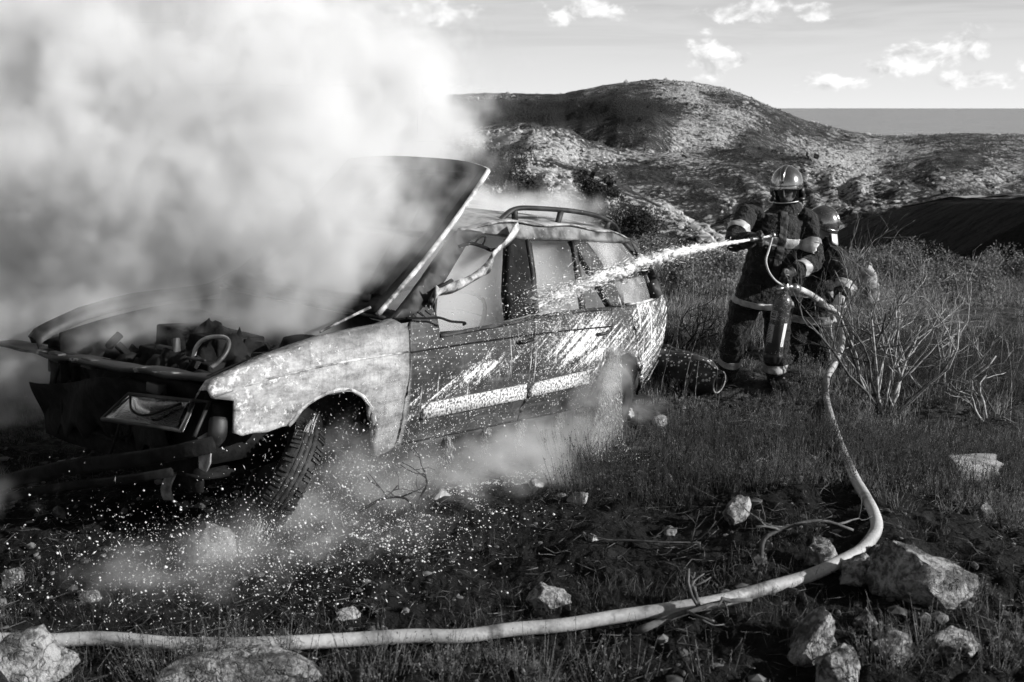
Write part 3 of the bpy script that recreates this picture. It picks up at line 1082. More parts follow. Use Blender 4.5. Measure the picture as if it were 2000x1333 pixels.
mb.grid(sup, 30, 8)
rs_ = mb.build('radiator_support', CM['patchy'], car, True, 0, .004)
mb = MB()
for k in range(2):
    yc = -.02 - .52 * k
    for rr_ in (.19, .07):
        mb.tube([Vector((.63, yc + rr_ * math.cos(a), .42 + rr_ * math.sin(a))) for a in [2 * math.pi * j / 24 for j in range(25)]], .010, 6)
    for j in range(5):
        a = 2 * math.pi * j / 5 + k
        mb.tube([(.625, yc + .05 * math.cos(a), .42 + .05 * math.sin(a)), (.625, yc + .17 * math.cos(a + .3), .42 + .17 * math.sin(a + .3))], [(.03, .004), (.045, .004)], 6)
mb.build('radiator_fan', CM['black'], rs_)
mb = MB()
mb.grid(lambda a, b_: (.60 + .03 * math.sin(9 * a) * math.sin(7 * b_), .58 - 1.38 * a, .16 + (.52 - .04 * a) * b_), 20, 10)
mb.build('radiator', CM['black'], car, True, 0, .03)
for (yc, zc) in ((-.60, .62), (.30, .62), (-.28, .64)):
    mb = MB()
    mb.box((.69, yc, zc), (.05, .10, .05))
    mb.build('radiator_clip', CM['soot'], rs_, True, .006)
mb = MB()
mb.grid(lambda a, b_: (.70 - .05 * (1 - b_) + .03 * math.sin(11 * a + 3 * b_), .40 - 1.2 * a, .30 + .05 * math.sin(a * 5) + (.30 - .10 * a) * b_ - .08 * (1 - b_) * math.sin(a * 23) ** 2), 40, 6)
mb.build('burnt_front_panel', CM['black'], car, True, 0, .006)
# looped coolant hose
mb = MB()
lp = [cpt(376, 706, 0, .42), cpt(384, 678, 0, .40), cpt(402, 662, 0, .38), cpt(430, 658, 0, .36), cpt(445, 664, 0, .36), cpt(446, 680, 0, .38), cpt(434, 700, 0, .42), cpt(412, 719, 0, .46)]
mb.tube(spline(lp, 6), .011, 8)
mb.build('coolant_hose', CM['bare'], car)
mb = MB()
mb.tube(spline([cpt(445, 662, 0, .36), cpt(400, 655, 0, .2), cpt(330, 662, 0, .1), cpt(270, 668, 0, .0)], 6), .006, 6)
mb.tube(spline([cpt(300, 640, 0, .0), cpt(340, 690, 0, .3), cpt(400, 705, 0, .5)], 6), .008, 6)
mb.build('cable', CM['soot'], car)
# hood gas-strut rod
mb = MB()
mb.tube([(-.05, .60, .90), (-.38, .62, 1.02)], .008, 6)
mb.build('hood_strut', CM['ash'], car)

# headlight hanging at the front corner
BL, BR, TR, TL = cpt(200, 819, 0, .84), cpt(353, 841, 0, .80), cpt(378, 783, 0, .70), cpt(252, 770, 0, .73)
hl = MB()
hl.tube([BL, BR, TR, TL, BL], .011, 6)
hl.tube([TR, TR + (TR - BR) * -.0 + Vector((-.05, .05, .0)), BR + Vector((-.03, .06, -.02))], .010, 6)
head = hl.build('headlight', CM['soot'], car)
mb = MB()


def lens(a, b_, push=.02, pull=0):
    p = (BL * (1 - a) + BR * a) * (1 - b_) + (TL * (1 - a) + TR * a) * b_
    return p + Vector((1, 0, .5)) * push * math.sin(math.pi * a) * math.sin(math.pi * b_)


mb.grid(lambda a, b_: lens(a, b_, .018), 12, 8)
mb.build('headlight_lens', CM['lens'], head, True, 0, .004)
mb = MB()
mb.grid(lambda a, b_: lens(a, b_, -.10) + Vector((-.012, 0, -.008)), 16, 12)
mb.build('reflector', CM['chrome'], head, True, 0, .003)
mb = MB()
mb.tube(spline([lens(.12, .85) + Vector((.01, 0, .01)), lens(.4, .35) + Vector((.025, 0, .015)), lens(.62, .25) + Vector((.025, 0, .015)), lens(.9, .8) + Vector((.01, 0, .01))], 6), .006, 6)
mb.build('melted_trim', CM['black'], head)
mb = MB()
mb.box(cpt(437, 815, 0, .60), (.10, .06, .13))
mb.build('indicator_housing', CM['black'], car, True, .01)

# bumper beam drooping to the ground on the far side, with its brackets
b0, b1 = CARI @ at(418, 868, 4.25), CARI @ at(-120, 962, 5.0)
mb = MB()
bm_p = [b0.lerp(b1, k / 10) + Vector((.05 * math.sin(math.pi * k / 10), 0, -.01 * math.sin(k))) for k in range(11)]
mb.tube(bm_p, [(.038, .012)] * 11, 8)
mb.build('bumper_beam', CM['black'], car)
mb = MB()
mb.tube([p + Vector((.03, 0, -.09)) for p in bm_p[1:]], [(.022, .010)] * 10, 6)
mb.build('lower_crossmember', CM['black'], car)
mb = MB()
k0 = cpt(398, 888, 0, .70)
mb.add([k0 + Vector(p) for p in ((0, -.05, .06), (0, .05, .075), (.005, .055, -.03), (.01, .035, -.075), (.01, -.02, -.07), (.0, -.035, -.02))], [(0, 5, 4, 3, 2, 1)])
mb.add([k0 + Vector(p) for p in ((0, -.05, .06), (-.05, -.05, .08), (-.05, .05, .09), (0, .05, .075))], [(0, 1, 2, 3)])
mb.build('tow_bracket', CM['bare'], car, False, .004, .008)
mb = MB()
mb.tube(spline([k0 + Vector((-.02, .02, .04)), k0 + Vector((-.03, .05, .10)), k0 + Vector((-.05, .03, .17))], 4), [.03, .034, .038, .042, .044, .045, .045, .045, .04], 8)
mb.build('bracket_mount', CM['soot'], car)
mb = MB()
k1 = cpt(330, 958, 0, .66)
mb.grid(lambda a, b_: k1 + Vector((.02 * math.sin(b_ * 4), -.04 + .08 * a, -.06 + .15 * b_ + .02 * a)), 4, 5)
mb.build('hanging_scrap', CM['bare'], car, True, 0, .006)
mb = MB()
for k in range(9):
    p0 = Vector((.45 + .2 * random.random(), -.5 + random.random() * 1.0, .45))
    mb.tube(spline([p0, p0 + Vector((.06 * random.random(), .05, -.12)), p0 + Vector((.1 * random.random(), -.03, -.30 * random.random() - .12))], 4), .006 + .006 * random.random(), 5)
mb.build('hanging_wire', CM['black'], car)


# ---------------------------------------------------------------- wheels
def wheel(parent, M, tread=True, rad=.305, wid_=.19, flat=.0):
    h = wid_ / 2
    prof = [(-h * .72, .19), (-h * .95, .215), (-h, .25), (-h * .93, rad - .03), (-h * .78, rad - .010), (-h * .5, rad - .002), (0, rad), (h * .5, rad - .002), (h * .78, rad - .010), (h * .93, rad - .03), (h, .25), (h * .95, .215), (h * .72, .19)]
    mb = MB()
    mb.lathe(prof, 40, M)
    ty = mb.build('tyre', CM['rubber'], parent, True)
    if tread:
        mb = MB()
        for k in range(72):
            a = 2 * math.pi * k / 72
            for j in (-1, 1):                              # shoulder lugs
                if random.random() < .14: continue
                rot = Matrix.Rotation(a + .04 * j, 3, 'X')
                c = rot @ Vector((j * h * .70, 0, rad - .008 - .004 * random.random()))
                mb.box(M @ c, (h * .50, .013, .020), M.to_3x3() @ rot @ Matrix.Rotation(.35 * j, 3, 'Y'))
        for x_ in (-.28, .0, .28):                         # centre ribs
            rib = [M @ (Matrix.Rotation(2 * math.pi * k / 60, 3, 'X') @ Vector((x_ * h, 0, rad + .002 - .003 * (k % 3 == 0)))) for k in range(61)]
            mb.tube(rib, [(.004, h * .10)] * 61, 6, False, up=M.to_3x3() @ Vector((0, 0, 1)))
        mb.build('tread_block', CM['rubber'], ty, False)
    mb = MB()
    mb.lathe([(h * .72, .192), (h * .66, .185), (h * .45, .178), (h * .40, .13), (h * .62, .075), (h * .62, 0)], 30, M)
    mb.lathe([(-h * .72, .192), (-h * .6, .18), (h * .35, .176)], 30, M)
    for k in range(6):
        a = 2 * math.pi * k / 6
        mb.box(M @ Vector((h * .50, .12 * math.cos(a), .12 * math.sin(a))), (.02, .05, .05), M.to_3x3() @ Matrix.Rotation(a, 3, 'X'))
    mb.build('rim', CM['soot'], parent, True)


def axis_matrix(c, ax):
    ax = Vector(ax).normalized()
    q = Vector((1, 0, 0)).rotation_difference(ax)
    return Matrix.Translation(c) @ q.to_matrix().to_4x4()


C3 = CARI.to_3x3()
fw = empty('front_wheel')
fw.parent = car
fwc = CARI @ at(548, 928, 4.66)
wheel(fw, axis_matrix(fwc, C3 @ Vector((.80, .22, -.55))), True, .295, .17)
for nm, c in (('front_wheel', (0, -.70, .27)), ('rear_wheel', (-2.72, .73, .29)), ('rear_wheel', (-2.72, -.70, .27))):
    w_ = empty(nm)
    w_.parent = car
    wheel(w_, axis_matrix(Vector(c), (0.05, 1 if c[1] > 0 else -1, -.06)), c[1] > 0, .28)
# suspension leg behind the front wheel
mb = MB()
mb.tube([(-.03, .52, .80), (0, .55, .50), (.02, .60, .28)], [.05, .04, .03], 10)
mb.tube([(0, .2, .26), (.04, .62, .25)], .022, 8)
mb.tube([Vector((.07 * math.cos(a) - .02, .53 + .07 * math.sin(a), .50 + a * .012)) for a in [k * .5 for k in range(50)]], .007, 5)
mb.build('suspension_strut', CM['black'], car)
bpy.context.view_layer.update()
# ================================================================== firefighters
PM = {}
m, t, b = new_mat('dark_turnout_cloth')
co = obj_co(t)
wv = nz(t, co, 220, 2, .5)
fo = nz(t, co, 9, 4, .6)
dr = vor(t, co, 75)
drm = (1.0 - dr.step(.10, .15)) * nz(t, co, 4, 2).step(.48, .6)
set_col(t, b, fo.step(.3, .8) * .008 + .005 + drm * .3)
b.inputs['Roughness'].default_value = .75
b.inputs['Specular IOR Level'].default_value = .25
b.inputs['Sheen Weight'].default_value = .08
set_bump(t, b, fo * 1.0 + nz(t, co, 24, 3, .6) * .35 + wv * .04, 1.0, .05)
PM['cloth'] = m
PM['flap'] = grey('jacket_front_flap', .010, .020, 9, .7, 0, .6, .02)
PM['stripe'] = grey('reflective_tape', .16, .42, 9, .45, 0, .25, .004)
PM['glove'] = grey('black_leather_glove', .010, .035, 22, .55, 0, .4, .004)
PM['glove2'] = grey('pale_work_glove', .30, .50, 22, .7, 0, .4, .004)
PM['boot'] = grey('wet_black_boot', .008, .03, 14, .35, 0, .3, .004)
PM['skin'] = grey('face_skin', .32, .42, 10, .55)  # plain skin tone for the face
m, t, b = new_mat('silvered_helmet')
co = obj_co(t)
sp = vor(t, co, 60)
spm = (1.0 - sp.step(.16, .24)) * nz(t, co, 14, 3).step(.5, .62)
n_ = nz(t, co, 30, 3)
set_col(t, b, .30 - spm * .27 + (n_ - .5) * .06)
t.links.new((.9 - spm * .6).k, b.inputs['Metallic'])
t.links.new((.10 + n_ * .12 + spm * .3).k, b.inputs['Roughness'])
set_bump(t, b, spm, .5, .002)
PM['helmet'] = m
m, t, b = new_mat('dark_visor')
b.inputs['Base Color'].default_value = (.012, .012, .012, 1)
b.inputs['Roughness'].default_value = .08
b.inputs['Specular IOR Level'].default_value = .7
tr = t.nodes.new('ShaderNodeBsdfTransparent')
tr.inputs[0].default_value = (.75, .75, .75, 1)
mx = t.nodes.new('ShaderNodeMixShader')
mx.inputs[0].default_value = .28
t.links.new(tr.outputs[0], mx.inputs[1])
t.links.new(b.outputs[0], mx.inputs[2])
t.links.new(mx.outputs[0], [n for n in t.nodes if n.type == 'OUTPUT_MATERIAL'][0].inputs[0])
PM['visor'] = m
PM['plastic'] = grey('black_plastic', .012, .03, 12, .4)
PM['neckguard'] = grey('aluminised_neck_guard', .45, .65, 8, .35, .4, .3, .004)


def body_from(mb, name, mat, parent, vox=.011, smooth=6, fold=.010, seed=0):
    """fuse overlapping volumes into one continuous skin"""
    tmp = mk('tmp_body', mb.v, mb.f)
    md = tmp.modifiers.new('r', 'REMESH')
    md.mode = 'VOXEL'
    md.voxel_size = vox
    ms_ = tmp.modifiers.new('s', 'SMOOTH')
    ms_.iterations = smooth
    ms_.factor = .5
    dg = bpy.context.evaluated_depsgraph_get()
    me = bpy.data.meshes.new_from_object(tmp.evaluated_get(dg))
    bpy.data.objects.remove(tmp)
    n = len(me.vertices)
    co_ = np.empty(n * 3)
    no_ = np.empty(n * 3)
    me.vertices.foreach_get('co', co_)
    me.vertex_normals.foreach_get('vector', no_)
    co_, no_ = co_.reshape(-1, 3), no_.reshape(-1, 3)
    if fold:                                              # slack creases in heavy cloth
        a = fbm(co_[:, 0] * 9 + co_[:, 1] * 6, co_[:, 2] * 17, 4, seed, .6)
        a2 = 1 - np.abs(fbm(co_[:, 0] * 5 - co_[:, 1] * 6 + co_[:, 2] * 6, co_[:, 2] * 8 + co_[:, 0] * 3, 3, seed + 5)) * 4
        co_ = co_ + no_ * (a * 2 * fold + np.clip(a2, -1, 1) * fold * .55)[:, None]
    me.vertices.foreach_set('co', co_.ravel())
    me.polygons.foreach_set('use_smooth', np.full(len(me.polygons), True))
    me.name = name
    me.materials.clear()
    me.materials.append(mat)
    o = bpy.data.objects.new(name, me)
    COL.objects.link(o)
    o.parent = parent
    return o


BODY = {}


def skin_band(name, a, d, s0, s1, rmax, mat, parent, lift=.005):
    """tape sewn onto the suit: the slab of the body skin between two planes, lifted off it"""
    d = Vector(d).normalized()
    src = BODY[parent.name]
    bm = bmesh.new()
    bm.from_mesh(src.data)
    bm.normal_update()
    far = [v for v in bm.verts if abs((v.co - a).dot(d)) > max(abs(s0), abs(s1)) + .06 or ((v.co - a) - d * (v.co - a).dot(d)).length > rmax]
    bmesh.ops.delete(bm, geom=far, context='VERTS')
    for k, no in ((s0, -d), (s1, d)):
        bmesh.ops.bisect_plane(bm, geom=bm.verts[:] + bm.edges[:] + bm.faces[:], plane_co=a + d * k, plane_no=no, clear_outer=True)
    bm.normal_update()
    for v in bm.verts:
        v.co += v.normal * lift
    me = bpy.data.meshes.new(name)
    bm.to_mesh(me)
    bm.free()
    me.polygons.foreach_set('use_smooth', [True] * len(me.polygons))
    me.materials.clear()
    me.materials.append(mat)
    o = bpy.data.objects.new(name, me)
    COL.objects.link(o)
    o.parent = parent
    m_ = o.modifiers.new('solid', 'SOLIDIFY')
    m_.thickness = .003
    return o


def ring_band(name, pts, rad, mat, parent, up=None, n=28):
    a, b_ = pts
    r0 = max(max(r) if hasattr(r, '__len__') else r for r in rad)
    return skin_band(name, a.lerp(b_, .5), b_ - a, -(b_ - a).length / 2, (b_ - a).length / 2, r0 * 1.25, mat, parent)


def hand(parent, name, wrist, mid, side, curl, mat, s=1.0):
    """gloved hand: palm from wrist to mid, thumb towards side, fingers bent towards curl"""
    wrist, mid = Vector(wrist), Vector(mid)
    f = (mid - wrist).normalized()
    sd = (Vector(side) - f * Vector(side).dot(f)).normalized()
    cu = f.cross(sd)
    if cu.dot(Vector(curl)) < 0: cu = -cu
    mb = MB()
    mb.tube([wrist - f * .03, wrist, wrist + f * .05, mid], [(.032 * s, .036 * s), (.028 * s, .034 * s), (.024 * s, .045 * s), (.018 * s, .044 * s)], 12, up=cu)
    for k in range(4):
        o_ = sd * (.033 - .022 * k) * s
        L = [.80, .92, .88, .70][k] * s
        a = mid + o_ - f * .01
        b_ = a + (f * .034 + cu * .016) * L
        c = b_ + (f * .006 + cu * .032) * L
        d = c + (f * -.022 + cu * .014) * L
        mb.tube([a, b_, c, d], [.0125 * s, .012 * s, .011 * s, .009 * s], 8)
    a = wrist + f * .03 + sd * .036 * s
    mb.tube([a, a + (sd * .018 + f * .026 + cu * .012) * s, a + (sd * .008 + f * .048 + cu * .034) * s, a + (f * .05 + cu * .055 - sd * .006) * s], [.015 * s, .0135 * s, .012 * s, .010 * s], 8)
    return body_from(mb, name, mat, parent, .0055, 3, .0015, 3)


def helmet(parent, c, fwd, up, visor_up=False):
    """F-shaped fire helmet: silver shell with crest, brim, visor, ear discs and neck guard"""
    fwd, up = Vector(fwd).normalized(), Vector(up)
    up = (up - fwd * up.dot(fwd)).normalized()
    lf = up.cross(fwd)
    Rm = Matrix(((fwd.x, lf.x, up.x), (fwd.y, lf.y, up.y), (fwd.z, lf.z, up.z)))
    c = Vector(c)

    def T(p): return c + Rm @ Vector(p)
    mb = MB()

    def shell(a, b_):
        ph = -math.pi + 2 * math.pi * a                    # around, 0 = front
        fr = .5 + .5 * math.cos(ph)
        low = 1.62 + .42 * (1 - fr) ** .8 - .02            # brim height: higher over the face
        th = b_ * low
        rx, ry, rz = .142, .122, .150
        k = 1 + .05 * max(0, (b_ - .86) / .14) * fr
        p = Vector((rx * math.sin(th) * math.cos(ph) * k, ry * math.sin(th) * math.sin(ph), rz * math.cos(th) + .02))
        if math.cos(ph) < 0: p.x *= 1.06
        return T(p)
    mb.grid(shell, 48, 22)
    hs = mb.build('helmet', PM['helmet'], parent, True, 0, .006)
    mb = MB()                                              # crest running front to back
    cr = []
    for k in range(17):
        th = -1.25 + 2.75 * k / 16
        cr.append(T((.145 * math.sin(-th) * 1.0, 0, .152 * math.cos(th) + .021)))
    mb.tube(cr, [(.010, .026 * (1 - .35 * abs(k - 7) / 9)) for k in range(17)], 8, up=Rm @ Vector((0, 0, 1)))
    mb.build('helmet_crest', PM['helmet'], hs)
    mb = MB()                                              # frontal plate / peak
    mb.grid(lambda a, b_: T((.150 * math.cos((a - .5) * 2.0) + .010 * b_, .128 * math.sin((a - .5) * 2.0) * 1.02, .035 - .035 * b_ + .020 * math.cos((a - .5) * 3.0))), 18, 3)
    mb.build('helmet_peak', PM['helmet'], hs, True, 0, .005)
    mb = MB()
    if visor_up:
        mb.grid(lambda a, b_: T((.150 * math.cos((a - .5) * 1.6) + .08 * b_, .110 * math.sin((a - .5) * 1.6), .03 - .085 * b_)), 18, 6)
    else:
        mb.grid(lambda a, b_: T((.152 * math.cos((a - .5) * 2.3) * (1 - .10 * b_), .126 * math.sin((a - .5) * 2.3) * (1 - .12 * b_), .020 - .125 * b_ + .012 * math.cos((a - .5) * 3))), 20, 8)
    vz = mb.build('visor', PM['neckguard'] if visor_up else PM['visor'], hs, True, 0, .004)
    if not visor_up:
        mb = MB()
        mb.tube([T((.154 * math.cos((a - .5) * 2.3) * .9, .128 * math.sin((a - .5) * 2.3) * .88, -.105 + .012 * math.cos((a - .5) * 3))) for a in [k / 16 for k in range(17)]], .0045, 6)
        mb.build('visor_edge', PM['neckguard'], vz)
        mb = MB()
        mb.tube([T((.150, .02, .03)), T((.158, .02, -.04))], .003, 5)  # thin bright tube standing in for a highlight on the visor
        mb.build('visor_highlight', PM['neckguard'], vz)
    for s_ in (1, -1):
        mb = MB()
        mb.tube([T((.0, s_ * .118, -.035)), T((.0, s_ * .136, -.035))], [.034, .028], 14)
        mb.tube([T((.05, s_ * .112, -.085)), T((.02, s_ * .130, -.10)), T((-.03, s_ * .126, -.075))], [.012, .018, .012], 8)
        mb.build('ear_disc', PM['plastic'], hs)
    mb = MB()
    mb.grid(lambda a, b_: T((-.148 * math.cos((a - .5) * 2.6) * (1 - .12 * b_), .124 * math.sin((a - .5) * 2.6) * (1 - .08 * b_), -.03 - .13 * b_)), 16, 4)
    mb.build('neck_guard', PM['plastic'], hs, True, 0, .004)
    # head with face and scarf below the visor
    mb = MB()
    mb.ball(T((.0, 0, -.01)), (.095, .078, .125), 16, 12, Rm)
    mb.ball(T((.04, 0, -.085)), (.055, .052, .05), 12, 8, Rm)
    mb.ball(T((.105, 0, -.035)), (.018, .013, .022), 8, 6, Rm)
    mb.ball(T((.088, .0, -.078)), (.014, .026, .010), 8, 6, Rm)
    for s_ in (1, -1):
        mb.ball(T((.080, s_ * .032, -.002)), (.014, .016, .009), 8, 6, Rm)
    hd = body_from(mb, 'head', PM['skin'], parent, .008, 3, 0)
    mb = MB()
    mb.tube([T((.01, 0, -.10)), T((-.005, 0, -.15)), T((-.02, 0, -.20))], [(.080, .075), (.088, .084), (.10, .105)], 18, False, up=Rm @ Vector((1, 0, 0)))
    mb.build('scarf', PM['cloth'], parent, True, 0, .012)
    return hs


def yb(px, py, y):
    return at(px, py, y)


# ---------------------------------------------------------------- first firefighter, aiming the lance
fz = gz(2.05, 8.3)
p1 = empty('person', (2.05, 8.3, fz))
tag(p1, 'person in dark fire suit and silver helmet aiming a jet of water at the car', 'person')
bpy.context.view_layer.update()


def L(parent):
    loc = parent.location.copy()
    return lambda px, py, y: at(px, py, y) - loc


q = L(p1)
neck = q(1530, 410, 8.28)
shR, shL = q(1458, 418, 8.22), q(1578, 432, 8.28)
elR, wrR = q(1432, 474, 7.95), q(1474, 466, 7.74)
elL, wrL = q(1590, 512, 8.06), q(1545, 533, 7.86)
chest, waist, hem = q(1520, 462, 8.24), q(1498, 540, 8.27), q(1487, 596, 8.30)
hipR, knR, anR = q(1455, 600, 8.32), q(1432, 668, 8.22), q(1418, 738, 8.36)
hipL, knL, anL = q(1520, 602, 8.32), q(1517, 672, 8.20), q(1513, 738, 8.22)
mb = MB()
axis_up = (shL - shR).normalized()
mb.tube([neck + Vector((0, 0, .03)), neck - Vector((0, 0, .03)), chest.lerp(neck, .62), chest, waist, hem.lerp(waist, .4), hem], [(.075, .075), (.115, .10), (.210, .125), (.235, .150), (.208, .150), (.225, .165), (.248, .182)], 20, up=axis_up)
mb.tube([shR.lerp(neck, .35), shR, shR.lerp(elR, .5), elR], [.085, .090, .078, .070], 14)
mb.tube([elR, elR.lerp(wrR, .5), wrR.lerp(elR, .12)], [.072, .066, .056], 14)
mb.tube([shL.lerp(neck, .35), shL, shL.lerp(elL, .5), elL], [.085, .090, .080, .072], 14)
mb.tube([elL, elL.lerp(wrL, .5), wrL.lerp(elL, .12)], [.073, .066, .055], 14)
for hp, kn, an in ((hipR, knR, anR), (hipL, knL, anL)):
    mb.tube([hem.lerp(hp, .6) + Vector((0, 0, .10)), hp, kn, kn.lerp(an, .55), an + Vector((0, 0, .06))], [.13, .125, .095, .092, .088], 16)
    toe = Vector((-.08 if hp is hipR else .03, -.20, 0))
    mb.tube([an + Vector((0, 0, .10)), an + Vector((0, 0, -.02))], [.065, .062], 14)
BODY[p1.name] = body_from(mb, 'body', PM['cloth'], p1, .011, 4, .019, 1)
for hp, an, tx in ((hipR, anR, -.10), (hipL, anL, .03)):
    mb = MB()
    g_ = gz(an.x + p1.location.x, an.y + p1.location.y) - fz
    hz = max(an.z, g_ + .10)
    mb.tube([Vector((an.x, an.y + .03, hz + .06)), Vector((an.x, an.y + .02, hz - .02)), Vector((an.x + tx * .2, an.y - .02, g_ + .06))], [.062, .062, .065], 14)
    mb.tube([Vector((an.x, an.y + .06, g_ + .045)), Vector((an.x + tx * .4, an.y - .06, g_ + .05)), Vector((an.x + tx, an.y - .19, g_ + .042)), Vector((an.x + tx * 1.1, an.y - .225, g_ + .035))], [(.05, .05), (.05, .052), (.042, .05), (.025, .035)], 14, up=(0, 0, 1))
    bt = body_from(mb, 'boot', PM['boot'], p1, .010, 3, .002, 4)


def limb_band(a, b_, ra, rb, f0, f1, name, mat, parent, grow=1.12):
    ring_band(name, [a.lerp(b_, f0), a.lerp(b_, f1)], [ra * grow, rb * grow], mat, parent)


# reflective tape
ring_band('chest_stripe', [chest.lerp(waist, .02) + Vector((0, 0, .02)), chest.lerp(waist, .19)], [(.278, .188), (.272, .190)], PM['stripe'], p1, axis_up)
ring_band('hem_stripe', [hem.lerp(waist, .24), hem.lerp(waist, .05)], [(.272, .205), (.282, .214)], PM['stripe'], p1, axis_up)
limb_band(shR, elR, .085, .085, .50, .68, 'sleeve_stripe', PM['stripe'], p1)
limb_band(shL, elL, .095, .085, .50, .64, 'sleeve_stripe', PM['stripe'], p1)
limb_band(elL, wrL, .085, .07, .44, .66, 'sleeve_stripe', PM['stripe'], p1, 1.08)
limb_band(knR, anR, .100, .098, .42, .58, 'trouser_stripe', PM['stripe'], p1, 1.10)
limb_band(knL, anL, .100, .098, .58, .80, 'trouser_stripe', PM['stripe'], p1, 1.08)
# collar, chest flap, pocket, shoulder badge
mb = MB()
mb.tube([neck + Vector((0, -.01, .075)), neck + Vector((0, -.01, .02)), neck - Vector((0, .0, .04))], [(.082, .084), (.096, .096), (.125, .112)], 20, False, up=axis_up)
mb.build('collar', PM['cloth'], p1, True, 0, .012)
fp = chest + Vector((-.01, -.17, -.06))
skin_band('jacket_flap', fp, axis_up, -.032, .032, .29, PM['flap'], p1, .008)
mb = MB()
mb.box(q(1468, 572, 8.06), (.15, .03, .13), Matrix.Rotation(.1, 3, 'Z'))
mb.build('pocket', PM['cloth'], p1, True, .012)
# helmet: face turned towards the car
hc = q(1537, 366, 8.24)
hel1 = helmet(p1, hc, Vector((-.50, -.84, -.22)), Vector((-.16, -.12, 1)))
# hands closed on the lance and on the carrying handle
hand(p1, 'glove', wrR, q(1487, 467, 7.70), Vector((0, -.3, 1)), Vector((-.25, -1, -.2)), PM['glove'], 1.15)
hand(p1, 'glove', wrL, q(1532, 541, 7.84), Vector((-.4, -.2, .8)), Vector((-.3, -.5, -.8)), PM['glove'], 1.15)

# ---------------------------------------------------------------- second firefighter, stooping behind with the hose
fz2 = gz(2.75, 9.1)
p2 = empty('person', (2.75, 9.1, fz2))
tag(p2, 'person in dark fire suit stooping behind the first, feeding the hose', 'person')
q = L(p2)
neck = q(1598, 478, 9.08)
shR, shL = q(1560, 492, 9.16), q(1632, 506, 8.92)
elL, wrL = q(1652, 556, 8.72), q(1640, 585, 8.55)
elR, wrR = q(1590, 560, 8.98), q(1622, 604, 8.62)
chest, waist, hem = q(1592, 522, 9.12), q(1582, 572, 9.22), q(1582, 622, 9.26)
hipR, knR, anR = q(1562, 630, 9.30), q(1560, 690, 9.16), q(1562, 742, 9.30)
hipL, knL, anL = q(1602, 630, 9.28), q(1606, 690, 9.08), q(1612, 745, 9.16)
axis_up = (shL - shR).normalized()
mb = MB()
mb.tube([neck + Vector((0, 0, .03)), neck - Vector((0, 0, .03)), chest.lerp(neck, .6), chest, waist, hem], [(.075, .075), (.12, .11), (.21, .14), (.235, .17), (.215, .175), (.245, .195)], 20, up=axis_up)
mb.tube([shR.lerp(neck, .35), shR, shR.lerp(elR, .5), elR], [.10, .098, .088, .08], 14)
mb.tube([elR, elR.lerp(wrR, .5), wrR.lerp(elR, .12)], [.08, .072, .06], 14)
mb.tube([shL.lerp(neck, .35), shL, shL.lerp(elL, .5), elL], [.10, .10, .092, .084], 14)
mb.tube([elL, elL.lerp(wrL, .5), wrL.lerp(elL, .12)], [.084, .074, .062], 14)
for hp, kn, an in ((hipR, knR, anR), (hipL, knL, anL)):
    mb.tube([hem.lerp(hp, .6) + Vector((0, 0, .08)), hp, kn, kn.lerp(an, .55), an + Vector((0, 0, .05))], [.13, .125, .098, .092, .088], 16)
    mb.tube([an + Vector((0, 0, .10)), an + Vector((0, 0, -.03))], [.065, .062], 14)
BODY[p2.name] = body_from(mb, 'body', PM['cloth'], p2, .011, 4, .019, 12)
for an in (anR, anL):
    g_ = gz(an.x + p2.location.x, an.y + p2.location.y) - fz2
    mb = MB()
    mb.tube([Vector((an.x, an.y, max(an.z, g_ + .1) + .05)), Vector((an.x, an.y, g_ + .06))], [.062, .065], 14)
    mb.tube([Vector((an.x, an.y + .06, g_ + .045)), Vector((an.x + .06, an.y - .08, g_ + .05)), Vector((an.x + .12, an.y - .19, g_ + .04))], [(.05, .05), (.05, .05), (.035, .042)], 14, up=(0, 0, 1))
    body_from(mb, 'boot', PM['boot'], p2, .010, 3, .002, 4)
ring_band('waist_stripe', [waist + Vector((0, 0, .05)), waist - Vector((0, 0, .02))], [(.238, .198), (.240, .200)], PM['stripe'], p2, axis_up)
ring_band('hem_stripe', [hem + Vector((0, 0, .055)), hem - Vector((0, 0, .015))], [(.262, .212), (.266, .216)], PM['stripe'], p2, axis_up)
limb_band(elL, wrL, .085, .07, .10, .55, 'sleeve_stripe', PM['stripe'], p2, 1.1)
limb_band(knR, anR, .100, .098, .45, .65, 'trouser_stripe', PM['stripe'], p2, 1.10)
limb_band(knL, anL, .100, .098, .45, .65, 'trouser_stripe', PM['stripe'], p2, 1.10)
mb = MB()
mb.tube([neck + Vector((0, 0, .07)), neck, neck - Vector((0, 0, .05))], [(.085, .085), (.10, .10), (.125, .115)], 18, False, up=axis_up)
mb.build('collar', PM['cloth'], p2, True, 0, .012)
helmet(p2, q(1603, 440, 9.02), Vector((.72, -.42, -.55)), Vector((.25, -.1, 1)), True)
hand(p2, 'glove', wrL, q(1636, 600, 8.52), Vector((.8, -.5, .2)), Vector((-.9, -.3, 0)), PM['glove2'], 1.2)
hand(p2, 'glove', wrR, q(1630, 612, 8.58), Vector((-.3, -.2, .9)), Vector((.4, -.8, -.3)), PM['glove2'], 1.15)
